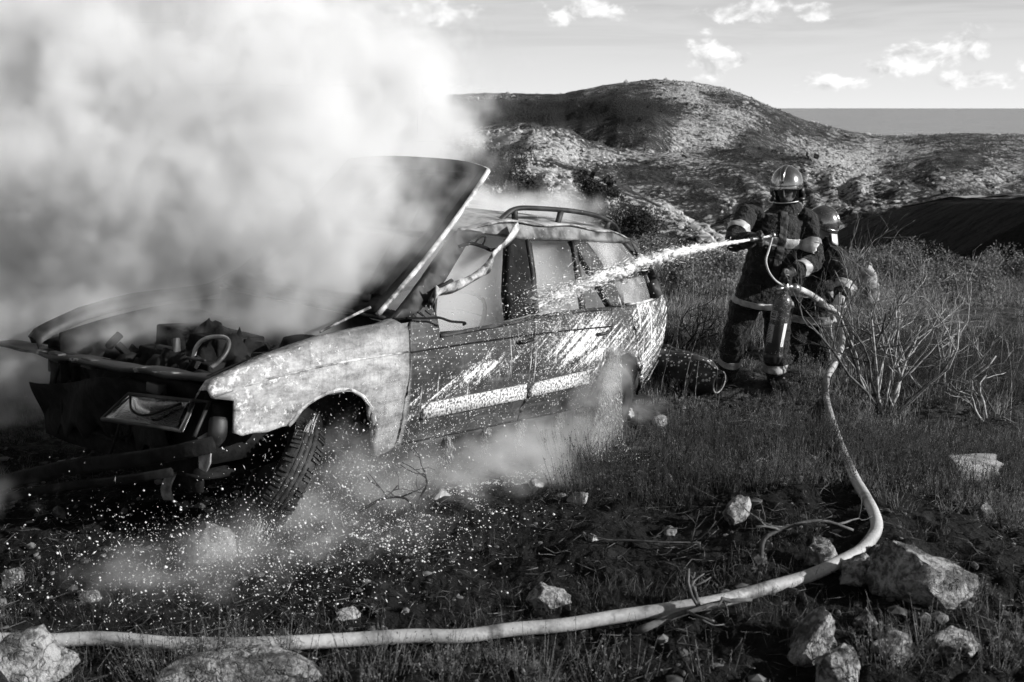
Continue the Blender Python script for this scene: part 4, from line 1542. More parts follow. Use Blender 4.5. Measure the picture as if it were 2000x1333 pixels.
# ================================================================== hose, lance, extinguisher cylinder, water
HM = {}
m, t, b = new_mat('dirty_canvas_hose')
co = obj_co(t)
n1 = nz(t, co, 7, 5, .6)
n2 = nz(t, co, 70, 3, .6)
n3 = nz(t, co, 2.2, 2)
set_col(t, b, (.28 + n3.step(.3, .7) * .18 - n1.step(.46, .66) * .22 + n2.step(.4, .7) * .08).max(.03))
b.inputs['Roughness'].default_value = .62
set_bump(t, b, n2 * .6 + n1, .35, .006)
HM['hose'] = m
HM['brass'] = grey('worn_metal_coupling', .30, .55, 20, .3, .8, .2, .003)
m, t, b = new_mat('wet_cylinder_paint')
co = obj_co(t)
sp = vor(t, co, 85)
spm = (1.0 - sp.step(.18, .26)) * nz(t, co, 6, 3).step(.42, .55)
set_col(t, b, .03 + nz(t, co, 10, 3).step(.4, .7) * .03 + spm * .55)
b.inputs['Roughness'].default_value = .28
HM['cyl'] = m
m, t, b = new_mat('printed_label')
co = obj_co(t, 'UV')
HM['label_white'] = grey('white_label', .72, .80, 9, .5)
HM['label_grey'] = grey('soiled_label', .22, .36, 30, .6)
HM['ink'] = grey('black_print', .01, .02, 9, .6)

# fire hose: lies along the foreground, bends by the boulders and climbs to the firefighters
gp = []
for (px, py) in ((-260, 1236), (-60, 1247), (80, 1253), (200, 1256), (350, 1258), (500, 1257), (650, 1253), (800, 1246), (900, 1241), (1000, 1233), (1100, 1222), (1200, 1209), (1300, 1194), (1400, 1175), (1500, 1151), (1580, 1125), (1640, 1099), (1680, 1075), (1703, 1052), (1712, 1030), (1707, 1005), (1690, 970), (1672, 938), (1655, 905), (1640, 872), (1626, 835), (1617, 800), (1613, 770)):
    p = on_ground(px, py, .035)
    gp.append(p)
# smooth the heights a little so that the hose does not follow every bump
zz = [p.z for p in gp]
for k in range(2):
    zz = [zz[0]] + [max(zz[i] - .004, (zz[i - 1] + zz[i] * 2 + zz[i + 1]) / 4) for i in range(1, len(zz) - 1)] + [zz[-1]]
for p, z_ in zip(gp, zz):
    p.z = max(z_, gz(p.x, p.y) + .03)
end = gp[-1]
rise = [at(1615, 738, 7.85), at(1628, 715, 8.0), at(1641, 685, 8.15), at(1646, 655, 8.3), at(1640, 625, 8.42), at(1630, 606, 8.46), at(1612, 598, 8.35), at(1592, 582, 8.1), at(1570, 569, 7.95), at(1548, 561, 7.86)]
path = spline(gp + rise, 6)
mb = MB()
mb.tube(path, [.027] * (len(path) - 40) + [.026] * 40, 12)
hose = mb.build('fire_hose', HM['hose'])
tag(hose, 'pale canvas fire hose running along the foreground and up to the second person', 'hose')
for k_, nm in ((-1, 'hose_coupling'), (-14, 'hose_coupling')):
    mb = MB()
    a, b_ = path[k_ - 3], path[k_]
    d_ = (b_ - a).normalized()
    mb.tube([a, a + d_ * .02, a + d_ * .05, b_], [.032, .036, .036, .030], 14)
    mb.build(nm, HM['brass'], hose)

# extinguisher cylinder carried by the first firefighter
cyl = empty('extinguisher', at(1508, 700, 7.86))
tag(cyl, 'wet dark extinguisher cylinder with labels carried upright by the first person', 'extinguisher')
bpy.context.view_layer.update()
c0, c1 = Vector((0, 0, 0)), at(1533, 566, 7.86) - cyl.location
ax = (c1 - c0).normalized()
Ln = (c1 - c0).length
Mx = axis_matrix(c0, ax)
r_ = .073
mb = MB()
mb.lathe([(0, 0), (0, .050), (.008, .064), (.03, r_), (Ln * .80, r_), (Ln * .86, r_ * .93), (Ln * .91, r_ * .70), (Ln * .94, r_ * .42), (Ln, r_ * .36), (Ln, 0)], 28, Mx)
mb.build('tank', HM['cyl'], cyl, True, auto=40)
mb = MB()
mb.lathe([(-.035, 0), (-.035, .060), (-.02, .070), (.02, r_ + .006), (.05, r_ + .006), (.05, r_)], 24, Mx)
mb.build('foot_ring', PM['plastic'], cyl, True)
mb = MB()
mb.lathe([(Ln, 0), (Ln, .034), (Ln + .03, .034), (Ln + .045, .022), (Ln + .06, .022), (Ln + .06, 0)], 16, Mx)
mb.tube([Mx @ Vector((Ln + .03, 0, 0)), Mx @ Vector((Ln + .10, 0, 0))], .006, 8)
sdv = (at(1548, 561, 7.86) - cyl.location)
mb.tube([Mx @ Vector((Ln + .025, 0, 0)), sdv], .020, 10)
mb.tube([Mx @ Vector((Ln + .02, 0, 0)), at(1518, 566, 7.82) - cyl.location], .014, 10)
mb.build('valve', HM['brass'], cyl, True)
mb = MB()
hp_ = [Mx @ Vector((Ln + .01, 0, 0)), at(1524, 548, 7.80) - cyl.location, at(1532, 538, 7.80) - cyl.location, at(1541, 541, 7.82) - cyl.location, Mx @ Vector((Ln + .03, 0, 0))]
mb.tube(spline(hp_, 5), .010, 8)
mb.build('carry_handle', PM['plastic'], cyl)


def wrap_label(name, s0, s1, ang0, ang1, mat, lines=()):
    mb = MB()
    mb.grid(lambda a, b_: Mx @ Vector((s0 + (s1 - s0) * b_, (r_ + .0025) * math.cos(ang0 + (ang1 - ang0) * a), (r_ + .0025) * math.sin(ang0 + (ang1 - ang0) * a))), 10, 2)
    lb = mb.build(name, mat, cyl, True)
    for (u0, u1, v0, v1) in lines:
        mb = MB()
        mb.grid(lambda a, b_: Mx @ Vector((s0 + (s1 - s0) * (v0 + (v1 - v0) * b_), (r_ + .0045) * math.cos(ang0 + (ang1 - ang0) * (u0 + (u1 - u0) * a)), (r_ + .0045) * math.sin(ang0 + (ang1 - ang0) * (u0 + (u1 - u0) * a)))), 6, 1)
        mb.build('print_line', HM['ink'], lb, True)
    return lb


# angle of the camera-facing side of the tank
vc_ = Mx.to_3x3().inverted() @ (Vector((0, 0, CAM_H)) - cyl.location)
fa = math.atan2(vc_.z, vc_.y)
rt = Mx.to_3x3().inverted() @ Vector((1, 0, 0))
ra = math.atan2(rt.z, rt.y)
sg_ = 1 if math.sin(ra - fa) > 0 else -1
random.seed(3)
wrap_label('label_panel', Ln * .57, Ln * .70, fa - sg_ * 1.35, fa - sg_ * .30, HM['label_grey'], [(.25, .85, .18, .30), (.30, .50, .42, .72), (.56, .66, .42, .72), (.72, .84, .42, .72), (.2, .9, .84, .90)])
wrap_label('label_panel', Ln * .24, Ln * .50, fa - sg_ * 1.40, fa - sg_ * .38, HM['label_grey'], [(.1, .55 + .35 * random.random(), .06 + .085 * k, .095 + .085 * k) for k in range(10)])
wrap_label('label_strip', Ln * .20, Ln * .54, fa + sg_ * .62, fa + sg_ * 1.05, HM['label_white'])

# lance (thin delivery tube, nozzle) held in the first firefighter's hand
lance = empty('spray_lance', at(1500, 464, 7.68))
tag(lance, 'short metal spray lance with thin hose in the first person\'s hand', 'lance')
bpy.context.view_layer.update()
o_ = lance.location
n0, n1_ = at(1508, 461, 7.70) - o_, at(1464, 469, 7.62) - o_
mb = MB()
mb.tube([n0, n0.lerp(n1_, .3), n0.lerp(n1_, .7), n0.lerp(n1_, .9), n1_], [.013, .013, .014, .011, .009], 12)
mb.build('lance_tube', HM['brass'], lance)
mb = MB()
mb.tube([n0.lerp(n1_, .82), n0.lerp(n1_, .92)], .018, 12)
mb.build('nozzle_ring', HM['brass'], lance)
mb = MB()
mb.tube([n0 + Vector((0, 0, .0)), n0 + Vector((.02, 0, .012))], .018, 10)
mb.build('lance_grip', HM['brass'], lance)
mb = MB()
th = spline([n0 + Vector((.005, 0, 0)), at(1501, 490, 7.66) - o_, at(1496, 510, 7.62) - o_, at(1502, 532, 7.62) - o_, at(1514, 548, 7.68) - o_, at(1526, 556, 7.80) - o_, at(1531, 560, 7.86) - o_], 6)
mb.tube(th, .0085, 8)
mb.build('thin_hose', HM['hose'], lance)

# ---------------------------------------------------------------- water: jet, spray drops, foam
m, t, b = new_mat('aerated_water')
b.inputs['Base Color'].default_value = (.93, .93, .93, 1)
b.inputs['Roughness'].default_value = .25
b.inputs['Subsurface Weight'].default_value = 0
trl = t.nodes.new('ShaderNodeBsdfTranslucent')
trl.inputs[0].default_value = (.95, .95, .95, 1)
mx = t.nodes.new('ShaderNodeMixShader')
mx.inputs[0].default_value = .35
t.links.new(b.outputs[0], mx.inputs[1])
t.links.new(trl.outputs[0], mx.inputs[2])
t.links.new(mx.outputs[0], [n for n in t.nodes if n.type == 'OUTPUT_MATERIAL'][0].inputs[0])
HM['water'] = m
J0 = at(1463, 469, 7.62)
J1 = CARM @ Vector((-1.60, .85, 1.02))
JM = [J0, J0.lerp(J1, .25) + Vector((0, 0, .05)), J0.lerp(J1, .5) + Vector((0, 0, .075)), J0.lerp(J1, .75) + Vector((0, 0, .055)), J1]
jp = spline(JM, 30)
nj = len(jp)
rs2 = np.random.default_rng(11)
mb = MB()
core = []
for i, p in enumerate(jp):
    f_ = i / (nj - 1)
    w_ = .010 + .020 * min(f_ / .35, 1) - .012 * max(0, (f_ - .7) / .3)
    core.append(p)
vs, fs = [], []
NS = 12
T_ = (J1 - J0).normalized()
Bn = T_.cross(Vector((0, 0, 1))).normalized()
Nn = Bn.cross(T_)
phase = np.linspace(0, 1, nj)
for i, p in enumerate(core):
    f_ = i / (nj - 1)
    w_ = .010 + .024 * min(f_ / .5, 1) - .012 * max(0, (f_ - .72) / .28)
    for k in range(NS):
        a = 2 * math.pi * k / NS
        rr_ = w_ * (1 + min(1, f_ * 3) * (1.6 * float(fbm(np.array([i * .35 + k * 2.1]), np.array([math.cos(a) * 2 + 3]), 3, 5)[0]) + .35 * rs2.normal()))
        rr_ = max(rr_, w_ * .15)
        vs.append(p + (Nn * math.cos(a) + Bn * math.sin(a)) * rr_ + T_ * rs2.normal() * .006 * min(1, f_ * 3))
for i in range(nj - 1):
    for k in range(NS):
        k2 = (k + 1) % NS
        fs.append((i * NS + k, i * NS + k2, (i + 1) * NS + k2, (i + 1) * NS + k))
mb.add(vs, fs)
jet = mb.build('water_jet', HM['water'])
tag(jet, 'white jet of water shooting from the lance into the car window', 'water jet')


def drops_mesh(name, P, rad, mat, label=None, parent=None, stretch=None):
    """many tiny octahedral drops as one mesh"""
    P = np.asarray(P, float)
    n = len(P)
    o6 = np.array([(1, 0, 0), (-1, 0, 0), (0, 1, 0), (0, -1, 0), (0, 0, 1), (0, 0, -1)], float)
    V = P[:, None, :] + o6[None] * np.asarray(rad)[:, None, None]
    if stretch is not None:
        d = np.asarray(stretch)[:, None, :]
        V = V + d * o6[None, :, :1]
    f8 = np.array([(0, 2, 4), (2, 1, 4), (1, 3, 4), (3, 0, 4), (2, 0, 5), (1, 2, 5), (3, 1, 5), (0, 3, 5)])
    F_ = (f8[None] + (np.arange(n) * 6)[:, None, None]).reshape(-1, 3)
    o = mk_np(name, V.reshape(-1, 3), None, mat, parent, True, F_)
    tag(o, label, None, None, 'stuff')
    return o


rs3 = np.random.default_rng(5)
# spray breaking off the jet
NJ = 7000
f_ = rs3.beta(1.8, 1.0, NJ)
idx = np.clip((f_ * (nj - 1)).astype(int), 0, nj - 1)
C = np.array([tuple(p) for p in jp])[idx]
sprd = (.004 + .022 * np.minimum(f_ * 2, 1) + .05 * np.maximum(f_ - .6, 0) ** 1.3)[:, None]
P = C + rs3.normal(size=(NJ, 3)) * sprd * np.where(rs3.random((NJ, 1)) < .2, 1.7, .8)
tdir = np.array(tuple(T_))
dj = drops_mesh('spray_drops', P, rs3.gamma(1.5, .0012, NJ) + .0006, HM['water'], 'drops breaking away from the water jet', None, (tdir[None] + rs3.normal(0, .25, (NJ, 3))) * rs3.gamma(2, .007, (NJ, 1)))
# spatter bouncing off the car side and window opening, in the car's own space
cm3 = np.array(CARM)
N_ = 3400
xl = rs3.normal(-1.70, .42, N_)
zl = 1.02 + rs3.normal(0, .22, N_) - np.abs(rs3.normal(0, .12, N_))
yl = .80 + np.abs(rs3.normal(0, .10, N_)) + .02
Pl = np.stack([xl, yl, zl, np.ones(N_)], 1) @ cm3.T
drops_mesh('window_spatter', Pl[:, :3], rs3.gamma(1.4, .0009, N_) + .0006, HM['water'], 'fine spatter thrown up where the jet strikes the car', None, (np.array([-.5, -.3, -.6])[None] + rs3.normal(0, .7, (N_, 3))) * rs3.gamma(1.2, .0022, (N_, 1)))
# drops flying in front of the wheel arch and over the ground below it
N_ = 5000
xl = rs3.normal(-.15, .38, N_)
zl = np.abs(rs3.normal(.15, .26, N_))
yl = .75 + np.abs(rs3.normal(.12, .28, N_))
Pl = np.stack([xl, yl, zl, np.ones(N_)], 1) @ cm3.T
drops_mesh('arch_spatter', Pl[:, :3], rs3.gamma(1.3, .0009, N_) + .0005, HM['water'], 'drops flying in front of the front wheel arch', None, (np.array([-.4, -.2, -.9])[None] + rs3.normal(0, .5, (N_, 3))) * rs3.gamma(1.2, .0020, (N_, 1)))
N_ = 6000
gx, gy_ = rs3.normal(-1.15, .42, N_), rs3.normal(4.05, .34, N_)
hgt = np.abs(rs3.normal(.0, .16, N_)) + .01
Pg = np.stack([gx, gy_, ground_z(gx, gy_) + hgt], 1)
drops_mesh('ground_spatter', Pg, rs3.gamma(1.2, .0010, N_) + .0004, HM['water'], 'drops splashing over the burnt ground left of the wheel', None, (np.array([-.3, -.2, -.6])[None] + rs3.normal(0, .7, (N_, 3))) * rs3.gamma(1.2, .0016, (N_, 1)))
# foam lying on the ground beside the sill
N_ = 5000
tl = rs3.uniform(-2.6, .1, N_)
yl = 1.02 + np.abs(rs3.normal(0, .28, N_))
Pl = np.stack([tl, yl, np.zeros(N_), np.ones(N_)], 1) @ cm3.T
w_ = fbm(Pl[:, 0] * 3.3, Pl[:, 1] * 3.3, 3, 8) > -.02
Pl = Pl[w_]
Pl[:, 2] = ground_z(Pl[:, 0], Pl[:, 1]) + .002
drops_mesh('foam', Pl[:, :3], rs3.gamma(1.6, .0013, len(Pl)) + .0006, HM['water'], 'white foam lying on the ground beside the sill')

# water running off the front tyre and fender edge in strands
mb_r = []
N_ = 1700
ff = rs3.beta(1.6, 1.0, N_)
A0, A1 = at(612, 822, 4.62), at(505, 1035, 4.42)
Pr = np.array(tuple(A0))[None] * (1 - ff[:, None]) + np.array(tuple(A1))[None] * ff[:, None]
Pr = Pr + rs3.normal(size=(N_, 3)) * (.010 + .022 * ff[:, None])
dv = np.array(tuple((A1 - A0).normalized()))
drops_mesh('tyre_runoff', Pr, rs3.gamma(1.5, .0010, N_) + .0006, HM['water'], 'water streaming down the edge of the front tyre', None, dv[None] * rs3.gamma(2, .010, (N_, 1)))
N_ = 2200
xs_ = rs3.choice([-.9, -1.25, -1.58, -1.62, -2.05, -2.3, -2.42], N_) + rs3.normal(0, .018, N_)
zs_ = .27 - np.abs(rs3.normal(0, .10, N_))
Pr = np.stack([xs_, .80 + np.abs(rs3.normal(0, .02, N_)), zs_, np.ones(N_)], 1) @ cm3.T
drops_mesh('sill_runoff', Pr[:, :3], rs3.gamma(1.5, .0009, N_) + .0005, HM['water'], 'water dripping in strands from the sill', None, np.array([[0, 0, -1.0]]) * rs3.gamma(2, .008, (N_, 1)))

# foamy sheet pouring over the rear wheel
N_ = 5200
ff = rs3.random(N_)
A0, A1 = CARM @ Vector((-2.56, .88, .70)), CARM @ Vector((-2.36, 1.0, .06))
Pr = np.array(tuple(A0))[None] * (1 - ff[:, None]) + np.array(tuple(A1))[None] * ff[:, None]
lat = np.array(tuple(CARM.to_3x3() @ Vector((1, 0, 0))))
strand = rs3.choice(np.linspace(-.16, .14, 9), N_) + rs3.normal(0, .012, N_)
Pr = Pr + lat[None] * (strand * (.35 + ff))[:, None] + rs3.normal(size=(N_, 3)) * .008
Pr[:, 2] -= (np.abs(strand) * .25)
drops_mesh('wheel_runoff', Pr, rs3.gamma(1.5, .0010, N_) + .0006, HM['water'], 'water and foam pouring over the rear wheel', None, (np.array([[-.1, -.05, -1.0]]) + rs3.normal(0, .12, (N_, 3))) * rs3.gamma(2, .009, (N_, 1)))
# ================================================================== rocks, plants, litter
from mathutils import noise as mn
VM = {}
m, t, b = new_mat('lichened_limestone')
co = obj_co(t)
oi = t.nodes.new('ShaderNodeObjectInfo')
rnd = Sk(t, oi.outputs['Random'])
cv = vmath(t, 'ADD', co, comb(t, rnd * 31.0, rnd * 17.0, 0.0))
n1 = nz(t, cv, 9.0, 7, .70)
n2 = nz(t, cv, 34, 5, .70)
cr = vor(t, vmath(t, 'ADD', cv, nz(t, cv, 5, 3, .6, 0, 1)), 5, 'DISTANCE_TO_EDGE')
lich = (n1 + (n2 - .5) * .9 + (rnd - .5) * .05).step(.36, .62)
set_col(t, b, (.40 + (n2 - .5) * .45) * (1.0 - lich * .84) + .014 - (1.0 - cr.step(.0, .025)) * .05)
b.inputs['Roughness'].default_value = .88
b.inputs['Specular IOR Level'].default_value = .25
set_bump(t, b, n1 * 1.0 + n2 * .5 + cr.step(0, .04) * .25, 1.0, .045)
VM['rock'] = m
m, t, b = new_mat('wet_pale_stone')
co = obj_co(t)
n1 = nz(t, co, 9, 5, .6)
n2 = nz(t, co, 40, 4, .6)
set_col(t, b, .10 + n1.step(.35, .7) * .22 + (n2 - .5) * .16)
b.inputs['Roughness'].default_value = .5
set_bump(t, b, n1 + n2 * .4, .6, .02)
VM['stone'] = m


def leaf_mat(name, c0, c1, scale, rough=.7, transl=.25):
    m, t, b = new_mat(name)
    P_ = world_co(t)
    n_ = nz(t, P_, scale, 2, .6)
    c = n_.step(.3, .7) * (c1 - c0) + c0
    set_col(t, b, c)
    b.inputs['Roughness'].default_value = rough
    b.inputs['Specular IOR Level'].default_value = .2
    if transl:
        tr = t.nodes.new('ShaderNodeBsdfTranslucent')
        t.links.new(c.k, tr.inputs[0])
        mx = t.nodes.new('ShaderNodeMixShader')
        mx.inputs[0].default_value = transl
        t.links.new(b.outputs[0], mx.inputs[1])
        t.links.new(tr.outputs[0], mx.inputs[2])
        t.links.new(mx.outputs[0], [n for n in t.nodes if n.type == 'OUTPUT_MATERIAL'][0].inputs[0])
    return m


VM['grass'] = leaf_mat('dry_grass', .05, .42, 24)
VM['grass_dark'] = leaf_mat('scorched_grass', .012, .12, 30)
VM['heath'] = leaf_mat('grey_heath', .012, .24, 26)
VM['leaf'] = leaf_mat('shrub_leaf', .05, .24, 14)
VM['pine'] = leaf_mat('dark_evergreen', .012, .045, 3, .7, .1)
VM['scrub'] = leaf_mat('hill_scrub', .015, .06, .6, .8, .1)
VM['twig'] = grey('weathered_twig', .10, .42, 26, .8, 0, .4, .003, lo=.3, hi=.7)
VM['char'] = grey('charred_wood', .005, .035, 18, .7, 0, .6, .006)
VM['bagcloth'] = grey('soiled_canvas', .06, .34, 7, .8, 0, .5, .01)
VM['bark'] = grey('grey_bark', .04, .12, 12, .9, 0, .6, .01)
m, t, b = new_mat('weathered_log_wood')
co = obj_co(t)
x_, y_, z_ = sep(t, co)
gr = nz(t, comb(t, x_ * 1.2, y_ * 26, z_ * 26), 1.0, 5, .6, .2)
set_col(t, b, .10 + gr.step(.3, .7) * .26)
b.inputs['Roughness'].default_value = .85
set_bump(t, b, gr, .7, .01)
VM['wood'] = m


def rock(name, px, py, w, d, h, seed, label, mat='rock', sink=.3, rotz=0.0, tilt=(0, 0), cuts=7, group=None, base_y=None):
    """px, py: where its foot meets the ground; w, d, h in metres"""
    w, d, h = w * .80, d * .80, h * .80
    P = on_ground(px, py)
    c = Vector((P.x, P.y + d * .40, 0))
    c.z = gz(c.x, c.y)
    bm = bmesh.new()
    bmesh.ops.create_icosphere(bm, subdivisions=4, radius=1.0)
    rs_ = random.Random(seed)
    planes = []
    for k in range(cuts + 5):
        n_ = Vector((rs_.gauss(0, 1), rs_.gauss(0, 1), rs_.gauss(.2, .8))).normalized()
        planes.append((n_, .48 + .34 * rs_.random()))
    off = Vector((seed * 3.7, seed * 1.3, -seed * 2.1))
    for v in bm.verts:
        p = v.co.copy()
        for n_, dd in planes:
            k = p.dot(n_) - dd
            if k > 0: p -= n_ * k * .92
        q_ = p * 1.6 + off
        p *= 1 + .16 * mn.fractal(q_, 1.0, 2.0, 4) + .05 * (1 - abs(mn.noise(q_ * 3.1)) * 2)
        p += p.normalized() * .035 * mn.fractal(q_ * 4, .8, 2.1, 4)
        v.co = Vector((p.x * w / 2, p.y * d / 2, p.z * h * .62))
    me = bpy.data.meshes.new(name)
    bm.to_mesh(me)
    bm.free()
    me.polygons.foreach_set('use_smooth', [True] * len(me.polygons))
    me.materials.append(VM[mat])
    o = bpy.data.objects.new(name, me)
    COL.objects.link(o)
    o.location = (c.x, c.y, c.z + h * (.42 - sink))
    sharp_by_angle(me, 38)
    o.rotation_euler = (tilt[0], tilt[1], rotz)
    tag(o, label, 'rock', group)
    return o


G = 'limestone rocks strewn over the burnt ground'
rock('boulder', 408, 1105, .27, .24, .28, 1, 'pale rounded boulder standing just in front of the front wheel', 'stone', .22, .3, (0, .1), 4, G)
rock('boulder', 40, 1352, .44, .30, .30, 2, 'white craggy rock cut off by the lower left corner', 'rock', .25, .2, (0, 0), 8, G)
rock('boulder', 490, 1365, .80, .36, .20, 3, 'broad lichen-covered rock below the hose at the bottom edge', 'rock', .30, .1, (0, 0), 6, G)
rock('boulder', 1442, 1030, .22, .20, .20, 4, 'blocky dark-sided rock alone inside the bend of the hose', 'rock', .25, .4, (0, 0), 7, G)
rock('boulder', 1618, 1110, .24, .20, .22, 5, 'bright white rock just above the hose where it bends', 'rock', .25, -.3, (.1, .1), 7, G)
rock('boulder', 1690, 1160, .26, .22, .20, 6, 'cracked rock just below the hose where it bends', 'rock', .28, .5, (0, .15), 8, G)
rock('boulder', 1748, 1112, .10, .09, .12, 7, 'small upright white stone between the cracked rock and the slab', 'stone', .2, .2, (0, 0), 6, G)
rock('boulder', 1718, 1098, .13, .09, .09, 17, 'small angular stone touching the outer side of the hose bend', 'rock', .25, .9, (0, 0), 7, G)
rock('boulder', 1822, 1190, .62, .46, .36, 8, 'largest slab-like rock at the right, flat top and white end', 'rock', .28, -.15, (-.1, .12), 9, G)
rock('boulder', 1600, 1300, .30, .26, .26, 9, 'lumpy pale rock below the hose near the lower right', 'rock', .25, .3, (0, .1), 6, G)
rock('boulder', 1640, 1345, .26, .22, .18, 10, 'rock at the bottom edge touching the lumpy pale one', 'rock', .25, .7, (0, 0), 6, G)
rock('boulder', 1750, 1300, .22, .20, .14, 21, 'low mottled stone between the lumpy pale rock and the right corner', 'rock', .3, .7, (0, 0), 6, G)
rock('boulder', 1870, 1285, .24, .20, .14, 22, 'flat stone in front of the largest slab', 'rock', .3, .2, (0, 0), 6, G)
rock('boulder', 1700, 1232, .16, .14, .10, 23, 'small stone in the shade under the slab\'s left end', 'rock', .3, 1.1, (0, 0), 6, G)
rock('boulder', 1130, 990, .18, .13, .09, 11, 'flat wet pale stone at the edge of the spray', 'stone', .3, .1, (0, 0), 6, G)
rock('boulder', 1046, 962, .13, .11, .08, 12, 'small wet stone beside the flat pale one, nearer the car', 'stone', .3, .6, (0, 0), 6, G)
rock('boulder', 1158, 1062, .08, .07, .06, 13, 'fist-sized white stone below the flat wet stone', 'stone', .25, .6, (0, 0), 6, G)
rock('boulder', 1075, 1195, .26, .20, .15, 14, 'low dark mottled rock just above the hose, mid foreground', 'rock', .3, .1, (0, 0), 6, G)
rock('boulder', 1312, 1048, .10, .09, .07, 15, 'small stone left of the blocky dark-sided rock', 'stone', .3, .8, (0, 0), 6, G)
rock('boulder', 22, 1148, .13, .11, .13, 16, 'small pointed rock under the smoke at the left edge', 'rock', .2, .5, (0, 0), 5, G)
rock('boulder', 165, 1182, .12, .10, .09, 18, 'small dull stone in the spatter, lower left', 'rock', .3, .2, (0, 0), 6, G)
rock('boulder', 676, 1212, .14, .12, .09, 19, 'small round stone behind the hose in the dark litter', 'rock', .3, .9, (0, 0), 6, G)
rock('boulder', 1222, 822, .26, .22, .20, 20, 'foam-flecked rock wedged against the rear wheel', 'stone', .3, .2, (0, 0), 6, G)
rock('boulder', 1290, 838, .22, .16, .10, 24, 'low wet rock on the ground behind the rear wheel', 'stone', .3, .4, (0, 0), 6, G)
rock('boulder', 855, 975, .16, .13, .12, 25, 'pale wet stone under the sill beside the charred branch', 'stone', .3, .3, (0, 0), 6, G)
rock('boulder', 1490, 905, .16, .12, .08, 26, 'small sunlit stone half buried in grass above the blocky rock', 'rock', .35, .3, (0, 0), 6, G)
rock('boulder', 1930, 1030, .22, .20, .20, 27, 'dark shaded stone below the sawn log', 'rock', .3, .3, (0, 0), 6, G)

# ---------------------------------------------------------------- fallen drum behind the car
m, t, b = new_mat('wet_dark_drum')
co = obj_co(t)
sp = vor(t, co, 34)
sc_ = sep(t, vor(t, co, 34, out='Color'))[0]
spm = (1.0 - (sp / (sc_ * .5).max(.05)).step(.7, 1.0)) * sep(t, world_co(t))[2].step(-.04, .06)
n_ = nz(t, co, 12, 4)
set_col(t, b, .025 + n_.step(.4, .7) * .05 + spm * .7)
b.inputs['Roughness'].default_value = .4
set_bump(t, b, spm + n_ * .4, .5, .006)
VM['drum'] = m
d0, d1 = at(1282, 726, 8.45), at(1398, 752, 8.05)
d0.z, d1.z = gz(d0.x, d0.y) + .17, gz(d1.x, d1.y) + .13
dr_ = empty('metal_drum', d0)
tag(dr_, 'dark drum with an open bright rim, lying between the car and the first person', 'drum')
bpy.context.view_layer.update()
Md = axis_matrix(Vector((0, 0, 0)), d1 - d0)
Ld = (d1 - d0).length
mb = MB()
mb.lathe([(0, 0), (0, .12), (.01, .155), (.05, .165), (.06, .175), (.075, .165), (Ld * .5, .165), (Ld * .82, .160), (Ld * .9, .13), (Ld * .95, .105), (Ld * 1.05, .10), (Ld * 1.05, .085), (Ld * .8, .085), (Ld * .8, 0)], 32, Md)
mb.build('drum_shell', VM['drum'], dr_, True, auto=50)
mb = MB()
mb.tube([Md @ Vector((Ld * 1.05, .093 * math.cos(a), .093 * math.sin(a))) for a in [2 * math.pi * k / 24 for k in range(25)]], .008, 6)
mb.build('drum_rim', VM['stone'], dr_)

# sawn log at the right
lg0 = on_ground(1890, 945)
lg = empty('sawn_log', (lg0.x, lg0.y + .1, gz(lg0.x, lg0.y + .1) + .075))
tag(lg, 'weathered barkless log end lying in the scrub at the right', 'log')
bpy.context.view_layer.update()
mb = MB()
mb.lathe([(-.02, 0), (-.02, .078), (0, .086), (.10, .088), (.2, .086), (.285, .082), (.30, 0)], 22, axis_matrix(Vector((-.06, 0, -.01)), (1, .30, -.06)))
for i_, v_ in enumerate(mb.v):
    v_ += Vector((0, .5, .5)) * .016 * float(fbm(np.array([v_.x * 3 + v_.y * 9]), np.array([v_.z * 14 + 3]), 3, 3)[0]) * 2 + Vector((.02 * math.sin(i_ * 1.7), 0, 0)) * (v_.x > .15)
ob = mb.build('log_trunk', VM['wood'], lg, True, auto=45)

# canvas bag with a loop handle behind the second person
bgp = on_ground(1692, 596)
bg_ = empty('tool_bag', (bgp.x, bgp.y, gz(bgp.x, bgp.y)))
tag(bg_, 'sunlit pale bag with a loop handle standing behind the bare shrub', 'bag')
bpy.context.view_layer.update()
tp = at(1680, 518, bgp.y).z - bg_.location.z
mb = MB()
mb.tube([(0.04, 0, -.05), (.03, 0, tp * .35), (0, 0, tp * .7), (-.03, 0, tp * .93), (-.04, 0, tp)], [(.12, .09), (.12, .09), (.10, .08), (.07, .06), (.035, .035)], 16, up=(1, 0, 0))
body_from(mb, 'bag_cloth', VM['bagcloth'], bg_, .014, 4, .012, 33)
mb = MB()
mb.tube(spline([(-.06, 0, tp * .9), (-.07, 0, tp * 1.03), (-.03, 0, tp * 1.08), (.02, 0, tp * 1.01), (.03, 0, tp * .86)], 5), .007, 6)
mb.build('bag_handle', HM['hose'], bg_)


# ---------------------------------------------------------------- woody plants
def grow(mb, rs_, p, d, ln, r, depth, bend=.35, segs=4, upb=.12, kids=(2, 3)):
    pts, rad = [p], [r]
    for k in range(segs):
        d = (d + Vector((rs_.gauss(0, bend), rs_.gauss(0, bend), rs_.gauss(0, bend) + upb))).normalized()
        p = p + d * (ln / segs)
        pts.append(p)
        rad.append(r * (1 - .5 * (k + 1) / segs))
    mb.tube(pts, rad, 5 if r < .006 else 6)
    tips.append(p)
    if depth > 0:
        for k in range(rs_.randint(*kids)):
            f_ = rs_.uniform(.35, 1.0)
            i = min(int(f_ * segs), segs - 1)
            q_ = pts[i].lerp(pts[i + 1], f_ * segs - i)
            dd = (d + Vector((rs_.gauss(0, .75), rs_.gauss(0, .75), rs_.gauss(.15, .45)))).normalized()
            grow(mb, rs_, q_, dd, ln * rs_.uniform(.5, .75), rad[i] * .68, depth - 1, bend, segs, upb, kids)


tips = []


